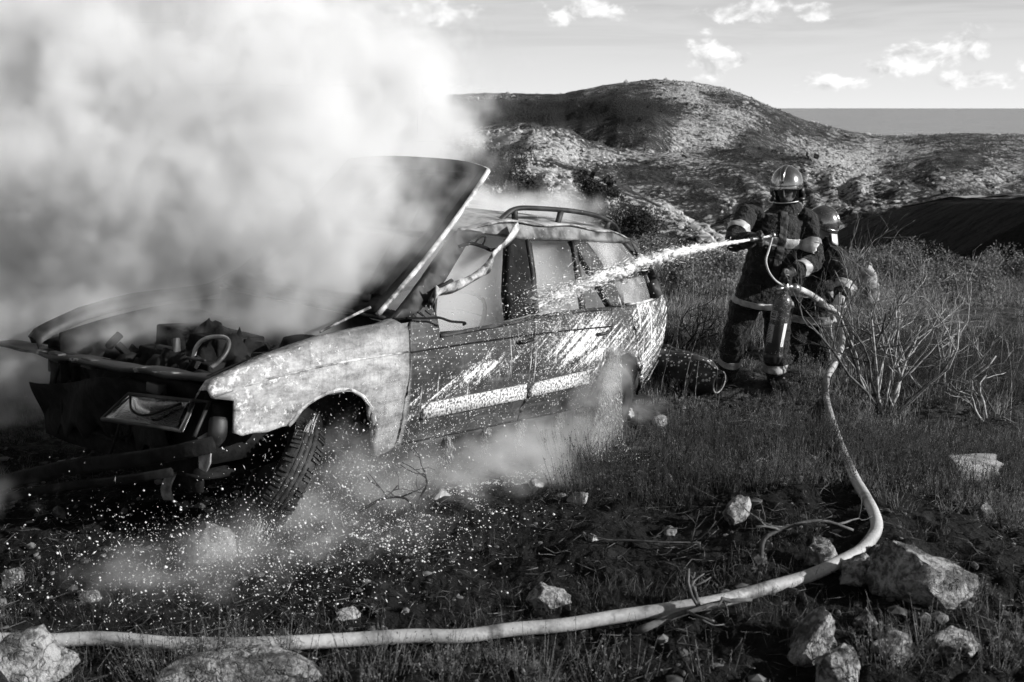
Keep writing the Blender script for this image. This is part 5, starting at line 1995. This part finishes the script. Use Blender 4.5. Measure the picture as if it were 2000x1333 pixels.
def bare_shrub(px, py, y, h, stems, seed, label, spread=.5, mat='twig', depth=3, rad=.013, lean=0.0):
    P = on_ground(px, py) if y is None else Vector((at(px, py, y).x, y, 0))
    P.z = gz(P.x, P.y)
    e = empty('bare_shrub', P)
    tag(e, label, 'shrub', 'bare leafless shrubs')
    rs_ = random.Random(seed)
    for k in range(stems):
        mb = MB()
        a = rs_.uniform(0, 2 * math.pi)
        d = Vector((math.cos(a) * spread + lean, math.sin(a) * spread * .8, rs_.uniform(.5, 1))).normalized()
        grow(mb, rs_, Vector((math.cos(a) * .05, math.sin(a) * .05, -.03)), d, h * rs_.uniform(.55, .8), rad * rs_.uniform(.6, 1.1), depth, .22, 5, .05)
        mb.build('stem', VM[mat if k % 3 else ('bark' if mat == 'twig' else mat)], e)
    return e


bare_shrub(1712, 782, None, 1.40, 7, 4, 'tall bare shrub with crooked branches in front of the second person', .55, lean=.05)
bare_shrub(1735, 805, None, 1.30, 9, 9, 'bare spreading shrub right of the hose, below the pale bag', .75, lean=.25)
bare_shrub(1835, 770, None, .95, 7, 15, 'low bare shrub amid grass, right of the spreading one', .8)
bare_shrub(1645, 745, None, 1.1, 4, 23, 'thin bare saplings rising against the second person\'s legs', .3, rad=.008)
bare_shrub(1330, 640, 9.6, .7, 6, 31, 'dark bare bush between the car tail and the first person', .6, 'char')
bare_shrub(1930, 820, None, .6, 5, 37, 'twiggy bare shrub near the right edge above the log', .8, depth=2)


def branch_thing(name, px, py, pts, r, mat, label, seed):
    P = on_ground(px, py)
    e = empty(name, P)
    tag(e, label, 'branch')
    rs_ = random.Random(seed)
    mb = MB()
    sp_ = spline([Vector(p) for p in pts], 4)
    mb.tube(sp_, [r * (1 - .6 * k / len(sp_)) for k in range(len(sp_))], 6)
    mb.build('limb', VM[mat], e)
    for k in range(4):
        q_ = sp_[rs_.randint(len(sp_) // 4, len(sp_) - 2)]
        mb = MB()
        grow(mb, rs_, q_, Vector((rs_.gauss(0, .8), rs_.gauss(0, .5), .35)).normalized(), .16, r * .5, 1, .3, 3, 0, (1, 2))
        mb.build('twig', VM[mat], e)
    return e


branch_thing('charred_branch', 815, 1000, [(0, 0, 0), (.02, .02, .08), (.05, .02, .14), (.04, .03, .22)], .008, 'char', 'black forked branch sticking up under the car sill', 1)
branch_thing('charred_branch', 740, 1010, [(-.10, 0, .03), (.02, .02, .09), (.14, .0, .10), (.20, -.03, .02), (.21, -.05, -.05)], .009, 'char', 'arched black branch among the spray below the sill', 2)
branch_thing('dead_branch', 1490, 1095, [(-.02, -.05, .0), (.0, .0, .10), (.10, .03, .14), (.26, .06, .16), (.40, .05, .12)], .012, 'bark', 'crooked dead branch left of the white rock', 3)
branch_thing('dead_branch', 1370, 1230, [(-.25, -.06, .03), (-.1, 0, .06), (.08, .03, .10), (.2, .05, .10)], .016, 'bark', 'thick bleached stick lying below the hose', 4)
branch_thing('dead_branch', 1420, 835, [(0, 0, .04), (.15, -.02, .06), (.3, -.05, .05), (.45, -.06, .03)], .008, 'twig', 'thin pale stick on the grass in front of the first person', 5)
branch_thing('dead_branch', 1250, 1075, [(-.25, .03, .02), (-.1, 0, .05), (.1, -.02, .05), (.28, .02, .03)], .009, 'char', 'dark stick lying in the burnt litter mid foreground', 6)


# ---------------------------------------------------------------- leaf clouds
def leaf_quads(P, size, rs_, aspect=.5, up=.3):
    n = len(P)
    d = rs_.normal(size=(n, 3))
    d[:, 2] += up
    d /= np.linalg.norm(d, axis=1)[:, None]
    e = np.cross(d, rs_.normal(size=(n, 3)))
    e /= np.linalg.norm(e, axis=1)[:, None] + 1e-9
    s = (size * rs_.uniform(.6, 1.3, n))[:, None]
    a, c = d * s, e * s * aspect
    V = np.stack([P - a * .5, P + c * .5, P + a * .5, P - c * .5], 1).reshape(-1, 3)
    return V, np.arange(n * 4).reshape(-1, 4)


def leafy(name, base, h, w, seed, label, cat, group, n=2600, leaf=.03, mat='leaf', trunk=.02, lobes=9, dens=1.0, parts=('trunk', 'crown')):
    e = empty(name, base)
    tag(e, label, cat, group)
    rs_ = np.random.default_rng(seed)
    pr = random.Random(seed)
    mb = MB()
    tips.clear()
    for k in range(3 if trunk < .05 else 1):
        a = pr.uniform(0, 6.28)
        grow(mb, pr, Vector((0, 0, -.05 * h)), Vector((.3 * math.cos(a), .3 * math.sin(a), 1)).normalized(), h * .55, trunk, 2, .18, 4, .1)
    mb.build(parts[0], VM['bark'], e)
    cs = np.array([(rs_.normal(0, w * .30), rs_.normal(0, w * .30), h * rs_.uniform(.40, .86)) for k in range(lobes)])
    rr_ = rs_.uniform(.16, .34, lobes) * w
    which = rs_.integers(0, lobes, n)
    dirs = rs_.normal(size=(n, 3))
    dirs /= np.linalg.norm(dirs, axis=1)[:, None]
    P = cs[which] + dirs * (rr_[which] * rs_.uniform(.45, 1.12, n) ** .7)[:, None] * np.array([1, 1, .85])
    tp_ = np.array([tuple(q_) for q_ in tips])
    k = rs_.integers(0, len(tp_), n // 3)
    P = np.concatenate([P, tp_[k] + rs_.normal(size=(n // 3, 3)) * w * .06])
    P = P[P[:, 2] > .04 * h]
    V, Q_ = leaf_quads(P, leaf, rs_)
    mk_np(parts[1], V, Q_, VM[mat], e)
    return e


GE = 'leafy shrubs along the brow of the hilltop'
SH = [(1708, 530, 15.5, .75, .8, 'small grey-leaved shrub at the brow, right behind the pale bag'), (1792, 515, 16.5, .85, 1.0, 'rounded shrub with sunlit top at the brow, right of the two people'),
      (1745, 540, 14.5, .65, .7, 'low shrub at the brow in front of the rounded one'), (1905, 540, 15.0, .55, .9, 'low dark shrub at the brow below the shaded slope'), (1985, 520, 15.5, .85, .9, 'tall shrub at the brow cut by the right edge'),
      (1850, 548, 13.5, .5, .8, 'low shrub at the brow between the rounded and the dark one'), (1330, 505, 13.5, .6, 1.0, 'dense dark bush behind the jet, right of the car tail'), (1262, 470, 15.0, .75, 1.1, 'tangled bush behind the car tail'),
      (1420, 512, 14.5, .55, .8, 'low bush behind the first person\'s elbow'), (1650, 520, 15.0, .6, .7, 'small shrub at the brow seen past the second person\'s shoulder')]
for i, (px, py, y, h, w, lab) in enumerate(SH):
    P = at(px, py, y)
    P.z = gz(P.x, P.y)
    leafy('brow_shrub', P, h * (.62 if px > 1640 else .85), w, 50 + i, lab, 'shrub', GE, 2400, .045, 'leaf', .012, 10, parts=('stems', 'foliage'))
GT = 'evergreen trees on the near rocky ridge'
for i, (px, py, hp_, wp_, lab) in enumerate([(992, 392, 105, 95, 'big dark evergreen tree beside the hood\'s raised tip'), (1032, 405, 55, 70, 'dark evergreen bush at the foot of the big tree, above the roof'), (1166, 408, 60, 58, 'round-topped evergreen tree alone on the rocky ridge'),
                                            (1242, 458, 48, 110, 'spreading dark bush low on the ridge behind the car tail'), (1138, 428, 30, 52, 'dark bush just below the lone round-topped tree'), (940, 350, 60, 70, 'dark tree half hidden by the smoke left of the hood tip')]):
    P = on_ground(px, py)
    k = math.hypot(P.x, P.y) / 1944.0
    leafy('evergreen_tree', (P.x, P.y, P.z - .1), hp_ * k, wp_ * k * 1.05, 80 + i, lab, 'tree', GT, 3600, 5.0 * k, 'pine', .022 * hp_ * k, 13)

# ---------------------------------------------------------------- grass and low cover (uncountable)
CARPOLY = [CARM @ Vector(p) for p in ((.75, .95, 0), (.75, -.8, 0), (-3.5, -.8, 0), (-3.5, .80, 0))]
CPX, CPY = np.array([p.x for p in CARPOLY]), np.array([p.y for p in CARPOLY])


def in_car(x, y, grow_=0.0):
    P = np.stack([x, y, np.zeros_like(x), np.ones_like(x)], 1) @ np.array(CARI).T
    return (P[:, 0] > -3.5 - grow_) & (P[:, 0] < .8 + grow_) & (np.abs(P[:, 1]) < .82 + grow_)


def scatter(n, y0, y1, rs_, power=1.0, margin=1.15):
    y = y0 + (y1 - y0) * rs_.random(n) ** power
    x = (rs_.random(n) * 2 - 1) * y * .515 * margin * 1.03
    return x, y


def charness(x, y):
    return np.exp(-((x + .6) / 2.5) ** 2 - ((y - 5.0) / 2.0) ** 2) * 1.3 + .5 * np.exp(-((x - 1) / 2.6) ** 2 - ((y - 3.9) / 1.1) ** 2)


def blades(name, x, y, h, w, mat, label, rs_, droop=.5, seg=3):
    n = len(x)
    z = ground_z(x, y)
    a = rs_.uniform(0, 2 * math.pi, n)
    ln = rs_.gamma(2, .18, n).clip(0, .95) * droop * 2
    dx, dy = np.cos(a), np.sin(a)
    b0 = rs_.uniform(0, 2 * math.pi, n)
    sx, sy = np.cos(b0) * w * .5, np.sin(b0) * w * .5
    rows = []
    for k in range(seg + 1):
        f = k / seg
        px_, py_ = x + dx * h * ln * f ** 1.8, y + dy * h * ln * f ** 1.8
        pz = z - .01 + h * (f - .22 * ln * f * f)
        t_ = (1 - f) ** .6
        if k < seg:
            rows.append(np.stack([px_ - sx * t_, py_ - sy * t_, pz], 1))
            rows.append(np.stack([px_ + sx * t_, py_ + sy * t_, pz], 1))
        else:
            rows.append(np.stack([px_, py_, pz], 1))
    V = np.stack(rows, 1)
    m_ = V.shape[1]
    base = (np.arange(n) * m_)[:, None]
    Q_ = np.concatenate([base + np.array([[2 * k, 2 * k + 1, 2 * k + 3, 2 * k + 2]]) for k in range(seg - 1)])
    T3 = base + np.array([[2 * (seg - 1), 2 * (seg - 1) + 1, 2 * seg]])
    o = mk_np(name, V.reshape(-1, 3), Q_, mat, None, False, T3)
    tag(o, label, 'grass', None, 'stuff')
    return o


rg = np.random.default_rng(21)
x, y = scatter(150000, 5.6, 21, rg, 1.35)
cl_ = fbm(x * 1.1, y * 1.1, 3, 61) * 1.2 + fbm(x * 4.5, y * 4.5, 2, 67) * 1.6
ok = (cl_ > .10 + charness(x, y) * 1.1 - .26 * (y > 9.5)) & ~in_car(x, y, .08) & ~((x < .6) & (y < 7.0))
x, y = x[ok], y[ok]
h = rg.uniform(.08, .22, len(x)) * (1 + .7 * np.clip(fbm(x * .8, y * .8, 2, 71) * 3, -.4, 1)) * np.interp(y, [5.6, 8, 14, 21], [.65, .85, 1.1, 1.2]) * (1 - .80 * np.exp(-((x - 2.0) / .6) ** 4 - ((y - 7.9) / .75) ** 4))
blades('dry_grass', x, y, h, np.interp(y, [5, 10, 21], [.0035, .005, .010]), VM['grass'], 'dry pale grass covering the hilltop around the people', rg)
x, y = scatter(42000, 3.0, 7.6, rg, .9)
cl_ = fbm(x * 1.6, y * 1.6, 3, 161) * 1.2 + fbm(x * 6, y * 6, 2, 167) * 1.6
ok = (cl_ > .10 + charness(x, y) * .28 - .25 * (y < 3.9)) & ~in_car(x, y, .1)
x, y = x[ok], y[ok]
blades('scorched_grass', x, y, rg.uniform(.04, .13, len(x)), np.full(len(x), .0028), VM['grass_dark'], 'short scorched grass and weeds in the foreground', rg, .7)
x, y = scatter(2200, 7.0, 18, rg, 1.0)
ok = ~in_car(x, y, .1) & (fbm(x * .9, y * .9, 2, 261) > .0)
x, y = x[ok], y[ok]
blades('tall_grass', x, y, rg.uniform(.35, .75, len(x)), np.full(len(x), .006), VM['grass'], 'sparse tall dry stalks standing above the grass', rg, .35)


def heath_cover(name, cx, cy, hh, stems, mat, label, rs_, leaf=.011):
    """low twiggy cushions: thin stems set with tiny leaves"""
    n = len(cx)
    i = np.repeat(np.arange(n), stems)
    N_ = len(i)
    a = rs_.uniform(0, 2 * math.pi, N_)
    rad = rs_.uniform(0, 1, N_) ** .5 * .075 * (hh[i] / .14)
    x0, y0 = cx[i] + np.cos(a) * rad, cy[i] + np.sin(a) * rad
    H = hh[i] * rs_.uniform(.6, 1.15, N_)
    lx, ly = np.cos(a) * rs_.uniform(.1, .6, N_) * H, np.sin(a) * rs_.uniform(.1, .6, N_) * H
    z0 = ground_z(x0, y0) - .01
    # stems
    w = .0016
    V = np.stack([np.stack([x0 - w, y0, z0], 1), np.stack([x0 + w, y0, z0], 1), np.stack([x0 + lx + w * .4, y0 + ly, z0 + H], 1), np.stack([x0 + lx - w * .4, y0 + ly, z0 + H], 1)], 1).reshape(-1, 3)
    Q_ = np.arange(N_ * 4).reshape(-1, 4)
    k = 7
    f = rs_.uniform(.25, 1.02, (N_, k))
    P = np.stack([(x0[:, None] + lx[:, None] * f), (y0[:, None] + ly[:, None] * f), (z0[:, None] + H[:, None] * f)], -1).reshape(-1, 3)
    P += rs_.normal(0, .005, P.shape)
    V2, Q2 = leaf_quads(P, leaf, rs_, .38, .8)
    o = mk_np(name, np.concatenate([V, V2]), np.concatenate([Q_, Q2 + len(V)]), mat, None)
    tag(o, label, 'heath', None, 'stuff')
    return o


x, y = scatter(4200, 3.05, 8.5, rg, .85)
ok = (fbm(x * 1.3, y * 1.3, 3, 81) > charness(x, y) * .17 + .0) & ~in_car(x, y, .12)
x, y = x[ok], y[ok]
ex = [on_ground(a_, b_) for a_, b_ in ((1862, 955), (1878, 965), (1900, 968), (1925, 970), (1948, 966), (1968, 955), (1975, 940), (1855, 940), (280, 1330), (330, 1325), (400, 1330), (1010, 1325), (1060, 1330), (1120, 1322), (1180, 1330), (1240, 1325), (700, 1330), (760, 1325), (1400, 1330))]
x = np.concatenate([x, [p.x for p in ex]])
y = np.concatenate([y, [p.y for p in ex]])
heath_cover('heath', x, y, np.concatenate([rg.uniform(.04, .09, len(x) - len(ex)) + .13 * rg.random(len(x) - len(ex)) ** 3, np.full(len(ex), .16)]), 12, VM['heath'], 'low twiggy heath cushions over the foreground', rg)
x, y = scatter(2600, 7.5, 17.5, rg, 1.2)
ok = (fbm(x * .7, y * .7, 3, 181) > .05) & ~in_car(x, y, .12) & ~((np.abs(x - 2.0) < .6) & (y < 8.6))
x, y = x[ok], y[ok]
heath_cover('heath_far', x, y, rg.uniform(.08, .22, len(x)), 12, VM['heath'], 'twiggy heath growing on the hilltop behind the people', rg, .02)

x, y = rg.uniform(.3, 5.2, 1500), rg.uniform(4.9, 10.5, 1500)
ok = (fbm(x * 1.1, y * 1.1, 3, 381) > .0) & ~in_car(x, y, .2) & ~((np.abs(x - 2.0) < .6) & (y > 7.2) & (y < 8.6))
x, y = x[ok], y[ok]
heath_cover('heath_tufts', x, y, rg.uniform(.10, .27, len(x)), 24, leaf_mat('dark_heath', .006, .10, 18), 'taller heath tufts dotting the grass right of the car', rg, .013)

# burnt litter: twigs and pebbles
x, y = scatter(5200, 3.0, 9.0, rg, 1.0)
ok = ~in_car(x, y, -.1)
x, y = x[ok], y[ok]
n = len(x)
a = rg.uniform(0, 6.28, n)
L_ = rg.gamma(2, .022, n)
z = ground_z(x, y) + .006
r0 = rg.uniform(.001, .003, n)
bend = rg.normal(0, .7, n)
V = []
pts3 = []
for f in (-.5, 0, .5):
    ang = a + bend * f * 2
    qx, qy = x + np.cos(ang) * L_ * f * 2, y + np.sin(ang) * L_ * f * 2
    pts3.append((qx, qy, np.maximum(ground_z(qx, qy) + r0, z + rg.uniform(0, .03, n) * (f != -.5))))
for (qx, qy, qz), rr_ in zip(pts3, (1.0, .9, .5)):
    for k in range(3):
        an = 2 * math.pi * k / 3
        V.append(np.stack([qx - np.sin(a) * r0 * rr_ * math.cos(an), qy + np.cos(a) * r0 * rr_ * math.cos(an), qz + r0 * rr_ * math.sin(an)], 1))
V = np.stack(V, 1)
base = (np.arange(n) * 9)[:, None]
Q_ = np.concatenate([base + np.array([[3 * j + k, 3 * j + (k + 1) % 3, 3 * j + 3 + (k + 1) % 3, 3 * j + 3 + k]]) for j in range(2) for k in range(3)])
sel = rg.random(n) < .68
tw = mk_np('burnt_twigs', V.reshape(-1, 3), Q_, leaf_mat('litter_twig', .005, .12, 16, .8, 0), None, True)
tag(tw, 'charred and pale twigs littering the ground', 'litter', None, 'stuff')
x, y = scatter(3600, 3.0, 10.0, rg, 1.0)
ok = fbm(x * 1.4, y * 1.4, 2, 301) > -.02
x, y = x[ok], y[ok]
rr_ = rg.gamma(1.4, .0060, len(x)) + .003
Pb = np.stack([x, y, ground_z(x, y) + rr_ * .25], 1)
bm = bmesh.new()
bmesh.ops.create_icosphere(bm, subdivisions=1, radius=1.0)
iv = np.array([tuple(v.co) for v in bm.verts])
itri = np.array([[v.index for v in f.verts] for f in bm.faces])
bm.free()
nv = len(iv)
V = Pb[:, None, :] + iv[None] * rr_[:, None, None] * rg.uniform(.55, 1.4, (len(x), 1, 3)) * rg.uniform(.75, 1.2, (len(x), nv, 1)) * np.array([1, 1, .6])
pb = mk_np('gravel', V.reshape(-1, 3), None, leaf_mat('gravel_stone', .008, .17, 9, .85, 0), None, False, (itri[None] + (np.arange(len(x)) * nv)[:, None, None]).reshape(-1, 3))
tag(pb, 'small stones and ash crumbs on the ground', 'gravel', None, 'stuff')

# scrub and outcrops on the far hills
n = 5200
th = rg.uniform(-R(8), R(31), n)
rd_ = 60 * (900 / 60.) ** rg.random(n)
x, y = rd_ * np.sin(th), rd_ * np.cos(th)
z = ground_z(x, y)
ok = (fbm(x * .015, y * .015, 3, 77) < .05) & ~((x > np.interp(y, DY, DX) - 34) & (y < 200)) & (fbm(x * .05, y * .05, 2, 177) < .04)
x, y, z, rd_ = x[ok], y[ok], z[ok], rd_[ok]
n = len(x)
sz = rg.gamma(2.5, .22, n) + .25
i = np.repeat(np.arange(n), 12)
dd = rg.normal(size=(len(i), 3))
dd /= np.linalg.norm(dd, axis=1)[:, None]
P = np.stack([x[i], y[i], z[i]], 1) + dd * sz[i][:, None] * np.array([.8, .8, .45]) + np.array([0, 0, .25]) * sz[i][:, None]
V, Q_ = leaf_quads(P, .75 * sz[i], rg, .8)
sc = mk_np('hill_scrub', V, Q_, VM['scrub'], None)
tag(sc, 'dark scrub dotting the limestone hills', 'scrub', None, 'stuff')

# pale limestone blocks standing out of the far slopes
n = 42000
th = rg.uniform(-R(6), R(29), n)
rd_ = 70 * (860 / 70.) ** rg.random(n)
x, y = rd_ * np.sin(th), rd_ * np.cos(th)
z = ground_z(x, y)
rk = rockiness(x, y, z) + fbm(x * .08, y * .08, 3, 277) * 2.2
ok = rk > .42
x, y, z, rd_ = x[ok], y[ok], z[ok], rd_[ok]
n = len(x)
sz = (rg.gamma(1.8, .18, n) + .14) * np.interp(rd_, [70, 300, 860], [.6, 1.0, 1.9])
V = np.stack([x, y, z + sz * .12], 1)[:, None, :] + iv[None] * sz[:, None, None] * rg.uniform(.5, 1.35, (n, 1, 3)) * rg.uniform(.7, 1.25, (n, nv, 1)) * np.array([1.1, 1.1, .62])
oc = mk_np('limestone_blocks', V.reshape(-1, 3), None, leaf_mat('pale_limestone', .20, .46, .8, .9, 0), None, False, (itri[None] + (np.arange(n) * nv)[:, None, None]).reshape(-1, 3))
tag(oc, 'pale limestone blocks crowding the far slopes', 'rocks', None, 'stuff')

# pale track along the crest of the shaded slope
mb = MB()
ys = np.linspace(70, 150, 60)
xs = np.interp(ys, DY, DX) + 1.2
zs = [gz(float(a_), float(b_)) for a_, b_ in zip(xs, ys)]
vs = []
for a_, b_, c_ in zip(xs, ys, zs):
    vs += [(a_ - 1.3, b_, max(c_, gz(float(a_) - 1.3, float(b_))) + .18), (a_ + 1.3, b_, max(c_, gz(float(a_) + 1.3, float(b_))) + .18)]
mb.add(vs, [(2 * k, 2 * k + 1, 2 * k + 3, 2 * k + 2) for k in range(59)])
tr_ = mb.build('track', grey('pale_track_gravel', .22, .42, 1.2, .9))
tag(tr_, 'pale dirt track along the crest', kind='structure')
# ================================================================== smoke, steam and spray (air-borne stuff)
def volume_stuff(name, lo, hi, res, field, density, aniso, label, albedo=.98):
    m = bpy.data.materials.new(name)
    m.use_nodes = True
    t = m.node_tree
    t.nodes.clear()
    out = t.nodes.new('ShaderNodeOutputMaterial')
    pv = t.nodes.new('ShaderNodeVolumePrincipled')
    pv.inputs['Color'].default_value = (albedo, albedo, albedo, 1)
    pv.inputs['Density'].default_value = density
    pv.inputs['Anisotropy'].default_value = aniso
    t.links.new(pv.outputs[0], out.inputs['Volume'])
    g = bpy.data.node_groups.new(name, 'GeometryNodeTree')
    g.interface.new_socket('Geometry', in_out='OUTPUT', socket_type='NodeSocketGeometry')
    go = g.nodes.new('NodeGroupOutput')
    vc = g.nodes.new('GeometryNodeVolumeCube')
    vc.inputs['Min'].default_value = lo
    vc.inputs['Max'].default_value = hi
    for k, n in zip(('Resolution X', 'Resolution Y', 'Resolution Z'), res):
        vc.inputs[k].default_value = n
    pos = Sk(g, g.nodes.new('GeometryNodeInputPosition').outputs[0])
    f = field(g, pos)
    g.links.new(f.k, vc.inputs['Density'])
    sm = g.nodes.new('GeometryNodeSetMaterial')
    sm.inputs['Material'].default_value = m
    g.links.new(vc.outputs[0], sm.inputs[0])
    g.links.new(sm.outputs[0], go.inputs[0])
    vd = bpy.data.volumes.new(name)
    vd.materials.append(m)
    vd.render.space = 'WORLD'
    vd.render.step_size = 0.0
    o = bpy.data.objects.new(name, vd)
    COL.objects.link(o)
    md = o.modifiers.new('density', 'NODES')
    md.node_group = g
    tag(o, label, name.replace('_', ' '), kind='stuff')
    return o


def blob(g, x, y, z, c, r, k=1.0):
    a, b_, d = (x - c[0]) / r[0], (y - c[1]) / r[1], (z - c[2]) / r[2]
    return (a * a + b_ * b_ + d * d)._m('MULTIPLY', -1.0).exp() * k


# plume puffs given as (px, py, distance, radius across, radius deep, radius high, strength)
PUFFS = [(120, 480, 7.0, 1.5, 1.2, .9, 1.2), (350, 330, 7.2, 1.3, 1.1, 1.0, 1.3), (540, 400, 6.5, .8, .8, .7, 1.2), (520, 540, 5.9, .75, .45, .40, 1.15), (310, 570, 6.2, .8, .5, .28, .8), (655, 530, 5.6, .30, .28, .34, 1.0), (560, 590, 5.35, .34, .24, .16, 1.0), (430, 600, 5.4, .34, .24, .14, .9), (560, 470, 5.55, .34, .26, .30, 1.1), (600, 350, 5.8, .36, .28, .32, 1.1), (250, 610, 5.5, .3, .22, .12, .75),
         (690, 400, 6.0, .36, .35, .42, 1.0), (600, 270, 7.3, .8, .8, .6, 1.1), (735, 190, 7.8, .48, .6, .32, .75), (250, 120, 8.3, 2.0, 1.4, 1.2, 1.25), (-250, 350, 7.6, 2.0, 1.2, 1.5, .9), (300, 40, 8.8, 1.1, 1.1, .6, .8), (800, 235, 7.2, .38, .45, .30, .85),
         (890, 380, 7.3, .30, .5, .20, .8), (960, 425, 7.5, .40, .5, .14, .9), (1050, 418, 8.0, .45, .6, .14, .75), (790, 350, 5.95, .22, .2, .28, .55), (740, 590, 5.7, .2, .2, .16, .6), (40, 620, 6.2, .6, .6, .35, .9), (20, 1000, 4.3, .36, .3, .13, .55), (120, 640, 5.6, .6, .35, .16, .55), (60, 720, 5.0, .4, .25, .14, .45), (300, 650, 5.1, .3, .2, .10, .5)]


def plume(g, p):
    def scaled(v, k):
        n = g.nodes.new('ShaderNodeVectorMath')
        n.operation = 'SCALE'
        put(g, n.inputs[0], v)
        n.inputs['Scale'].default_value = k
        return Sk(g, n.outputs[0])
    warp = vmath(g, 'SUBTRACT', nz(g, p, .8, 3, .55, 0, 1), (.5, .5, .5))
    w2 = vmath(g, 'SUBTRACT', nz(g, p, 2.6, 3, .5, 0, 1), (.5, .5, .5))
    q = vmath(g, 'ADD', p, vmath(g, 'ADD', scaled(warp, .8), scaled(w2, .32)))
    x, y, z = sep(g, q)
    s = None
    for (px, py, dd, a, b_, c, k) in PUFFS:
        P = at(px, py, dd)
        v = blob(g, x, y, z, P, (a, b_, c), k)
        s = v if s is None else s + v
    n1 = nz(g, q, 1.25, 7, .60)
    n2 = nz(g, p, 3.2, 4, .55)
    n3 = nz(g, q, 8.0, 3, .6)
    billow = .30 - (n2 - .5).abs() * 4.0
    d = (s.min(1.25) + (n1 - .5) * 3.6 - billow * .75 + (n3 - .5) * 1.1 - .52)
    return (d.max(0.0) * 1.7).min(1.4) * s.step(.04, .30)


smoke = volume_stuff('smoke', (-7.5, 3.9, .1), (1.6, 10.5, 4.4), (260, 188, 122), plume, 2.8, .0, 'dense pale smoke pouring from the burning car', .968)


# smoke trapped in the cabin, in the car's own space
def cabin(g, p):
    x, y, z = sep(g, p)
    n1 = nz(g, p, 2.6, 4, .55)
    lim = float(0)
    roof_in = (1.0 - z.step(1.38, 1.45)) * z.step(.52, .66)
    ends = x.step(-3.42, -3.25) * (1.0 - x.step(-.85, -.62))
    wid_ = 1.0 - (y.abs() + (z - .95).max(0.0) * .45).step(.62, .70)
    return roof_in * ends * wid_ * ((n1 - .5) * 1.3 + 1.0).max(.15)


cs_ = volume_stuff('cabin_smoke', (-3.45, -.74, .48), (-.6, .74, 1.46), (84, 44, 30), cabin, 4.5, .2, 'pale smoke filling the cabin behind the window openings', .985)
cs_.matrix_world = CARM

# spray mist and steam close to the ground
MIST = [(1195, 735, 6.45, .11, .14, .19, 1.4), (1165, 785, 6.35, .16, .16, .12, 1.0), (1110, 850, 6.0, .28, .24, .12, 1.0), (1010, 890, 5.6, .32, .28, .13, 1.6), (1090, 930, 5.35, .25, .22, .08, .6), (900, 930, 5.2, .32, .26, .12, .8), (760, 930, 4.95, .28, .22, .16, .9),
        (690, 870, 4.95, .16, .16, .18, .7), (600, 980, 4.6, .20, .2, .15, .85), (520, 1040, 4.35, .34, .24, .10, .62), (400, 1120, 4.1, .42, .28, .09, .55), (750, 1050, 4.4, .45, .28, .07, .5), (1225, 700, 6.65, .08, .1, .10, .8), (1260, 800, 6.7, .2, .2, .07, .6),
        (1045, 590, 5.9, .10, .08, .10, .8), (1100, 565, 6.1, .16, .08, .08, .6), (300, 1120, 3.95, .4, .3, .10, .45)]


def mist(g, p):
    w2 = vmath(g, 'SUBTRACT', nz(g, p, 3.0, 3, .55, 0, 1), (.5, .5, .5))
    n = g.nodes.new('ShaderNodeVectorMath')
    n.operation = 'SCALE'
    put(g, n.inputs[0], w2)
    n.inputs['Scale'].default_value = .28
    q = vmath(g, 'ADD', p, Sk(g, n.outputs[0]))
    x, y, z = sep(g, q)
    s = None
    for (px, py, dd, a, b_, c, k) in MIST:
        P = at(px, py, dd)
        v = blob(g, x, y, z, P, (a, b_, c), k)
        s = v if s is None else s + v
    n1 = nz(g, vmath(g, 'MULTIPLY', q, (1.0, 1.0, 1.8)), 6.0, 6, .68)
    d = s.min(1.1) * (.25 + n1 * 1.5) + (n1 - .5) * 3.4 - .20
    return d.max(0.0) * s.step(.05, .35)


ms_ = volume_stuff('spray_mist', (-2.6, 3.5, -.2), (1.6, 7.4, 1.5), (150, 140, 60), mist, 2.6, .2, 'fine spray mist and steam drifting beside the car', .99)
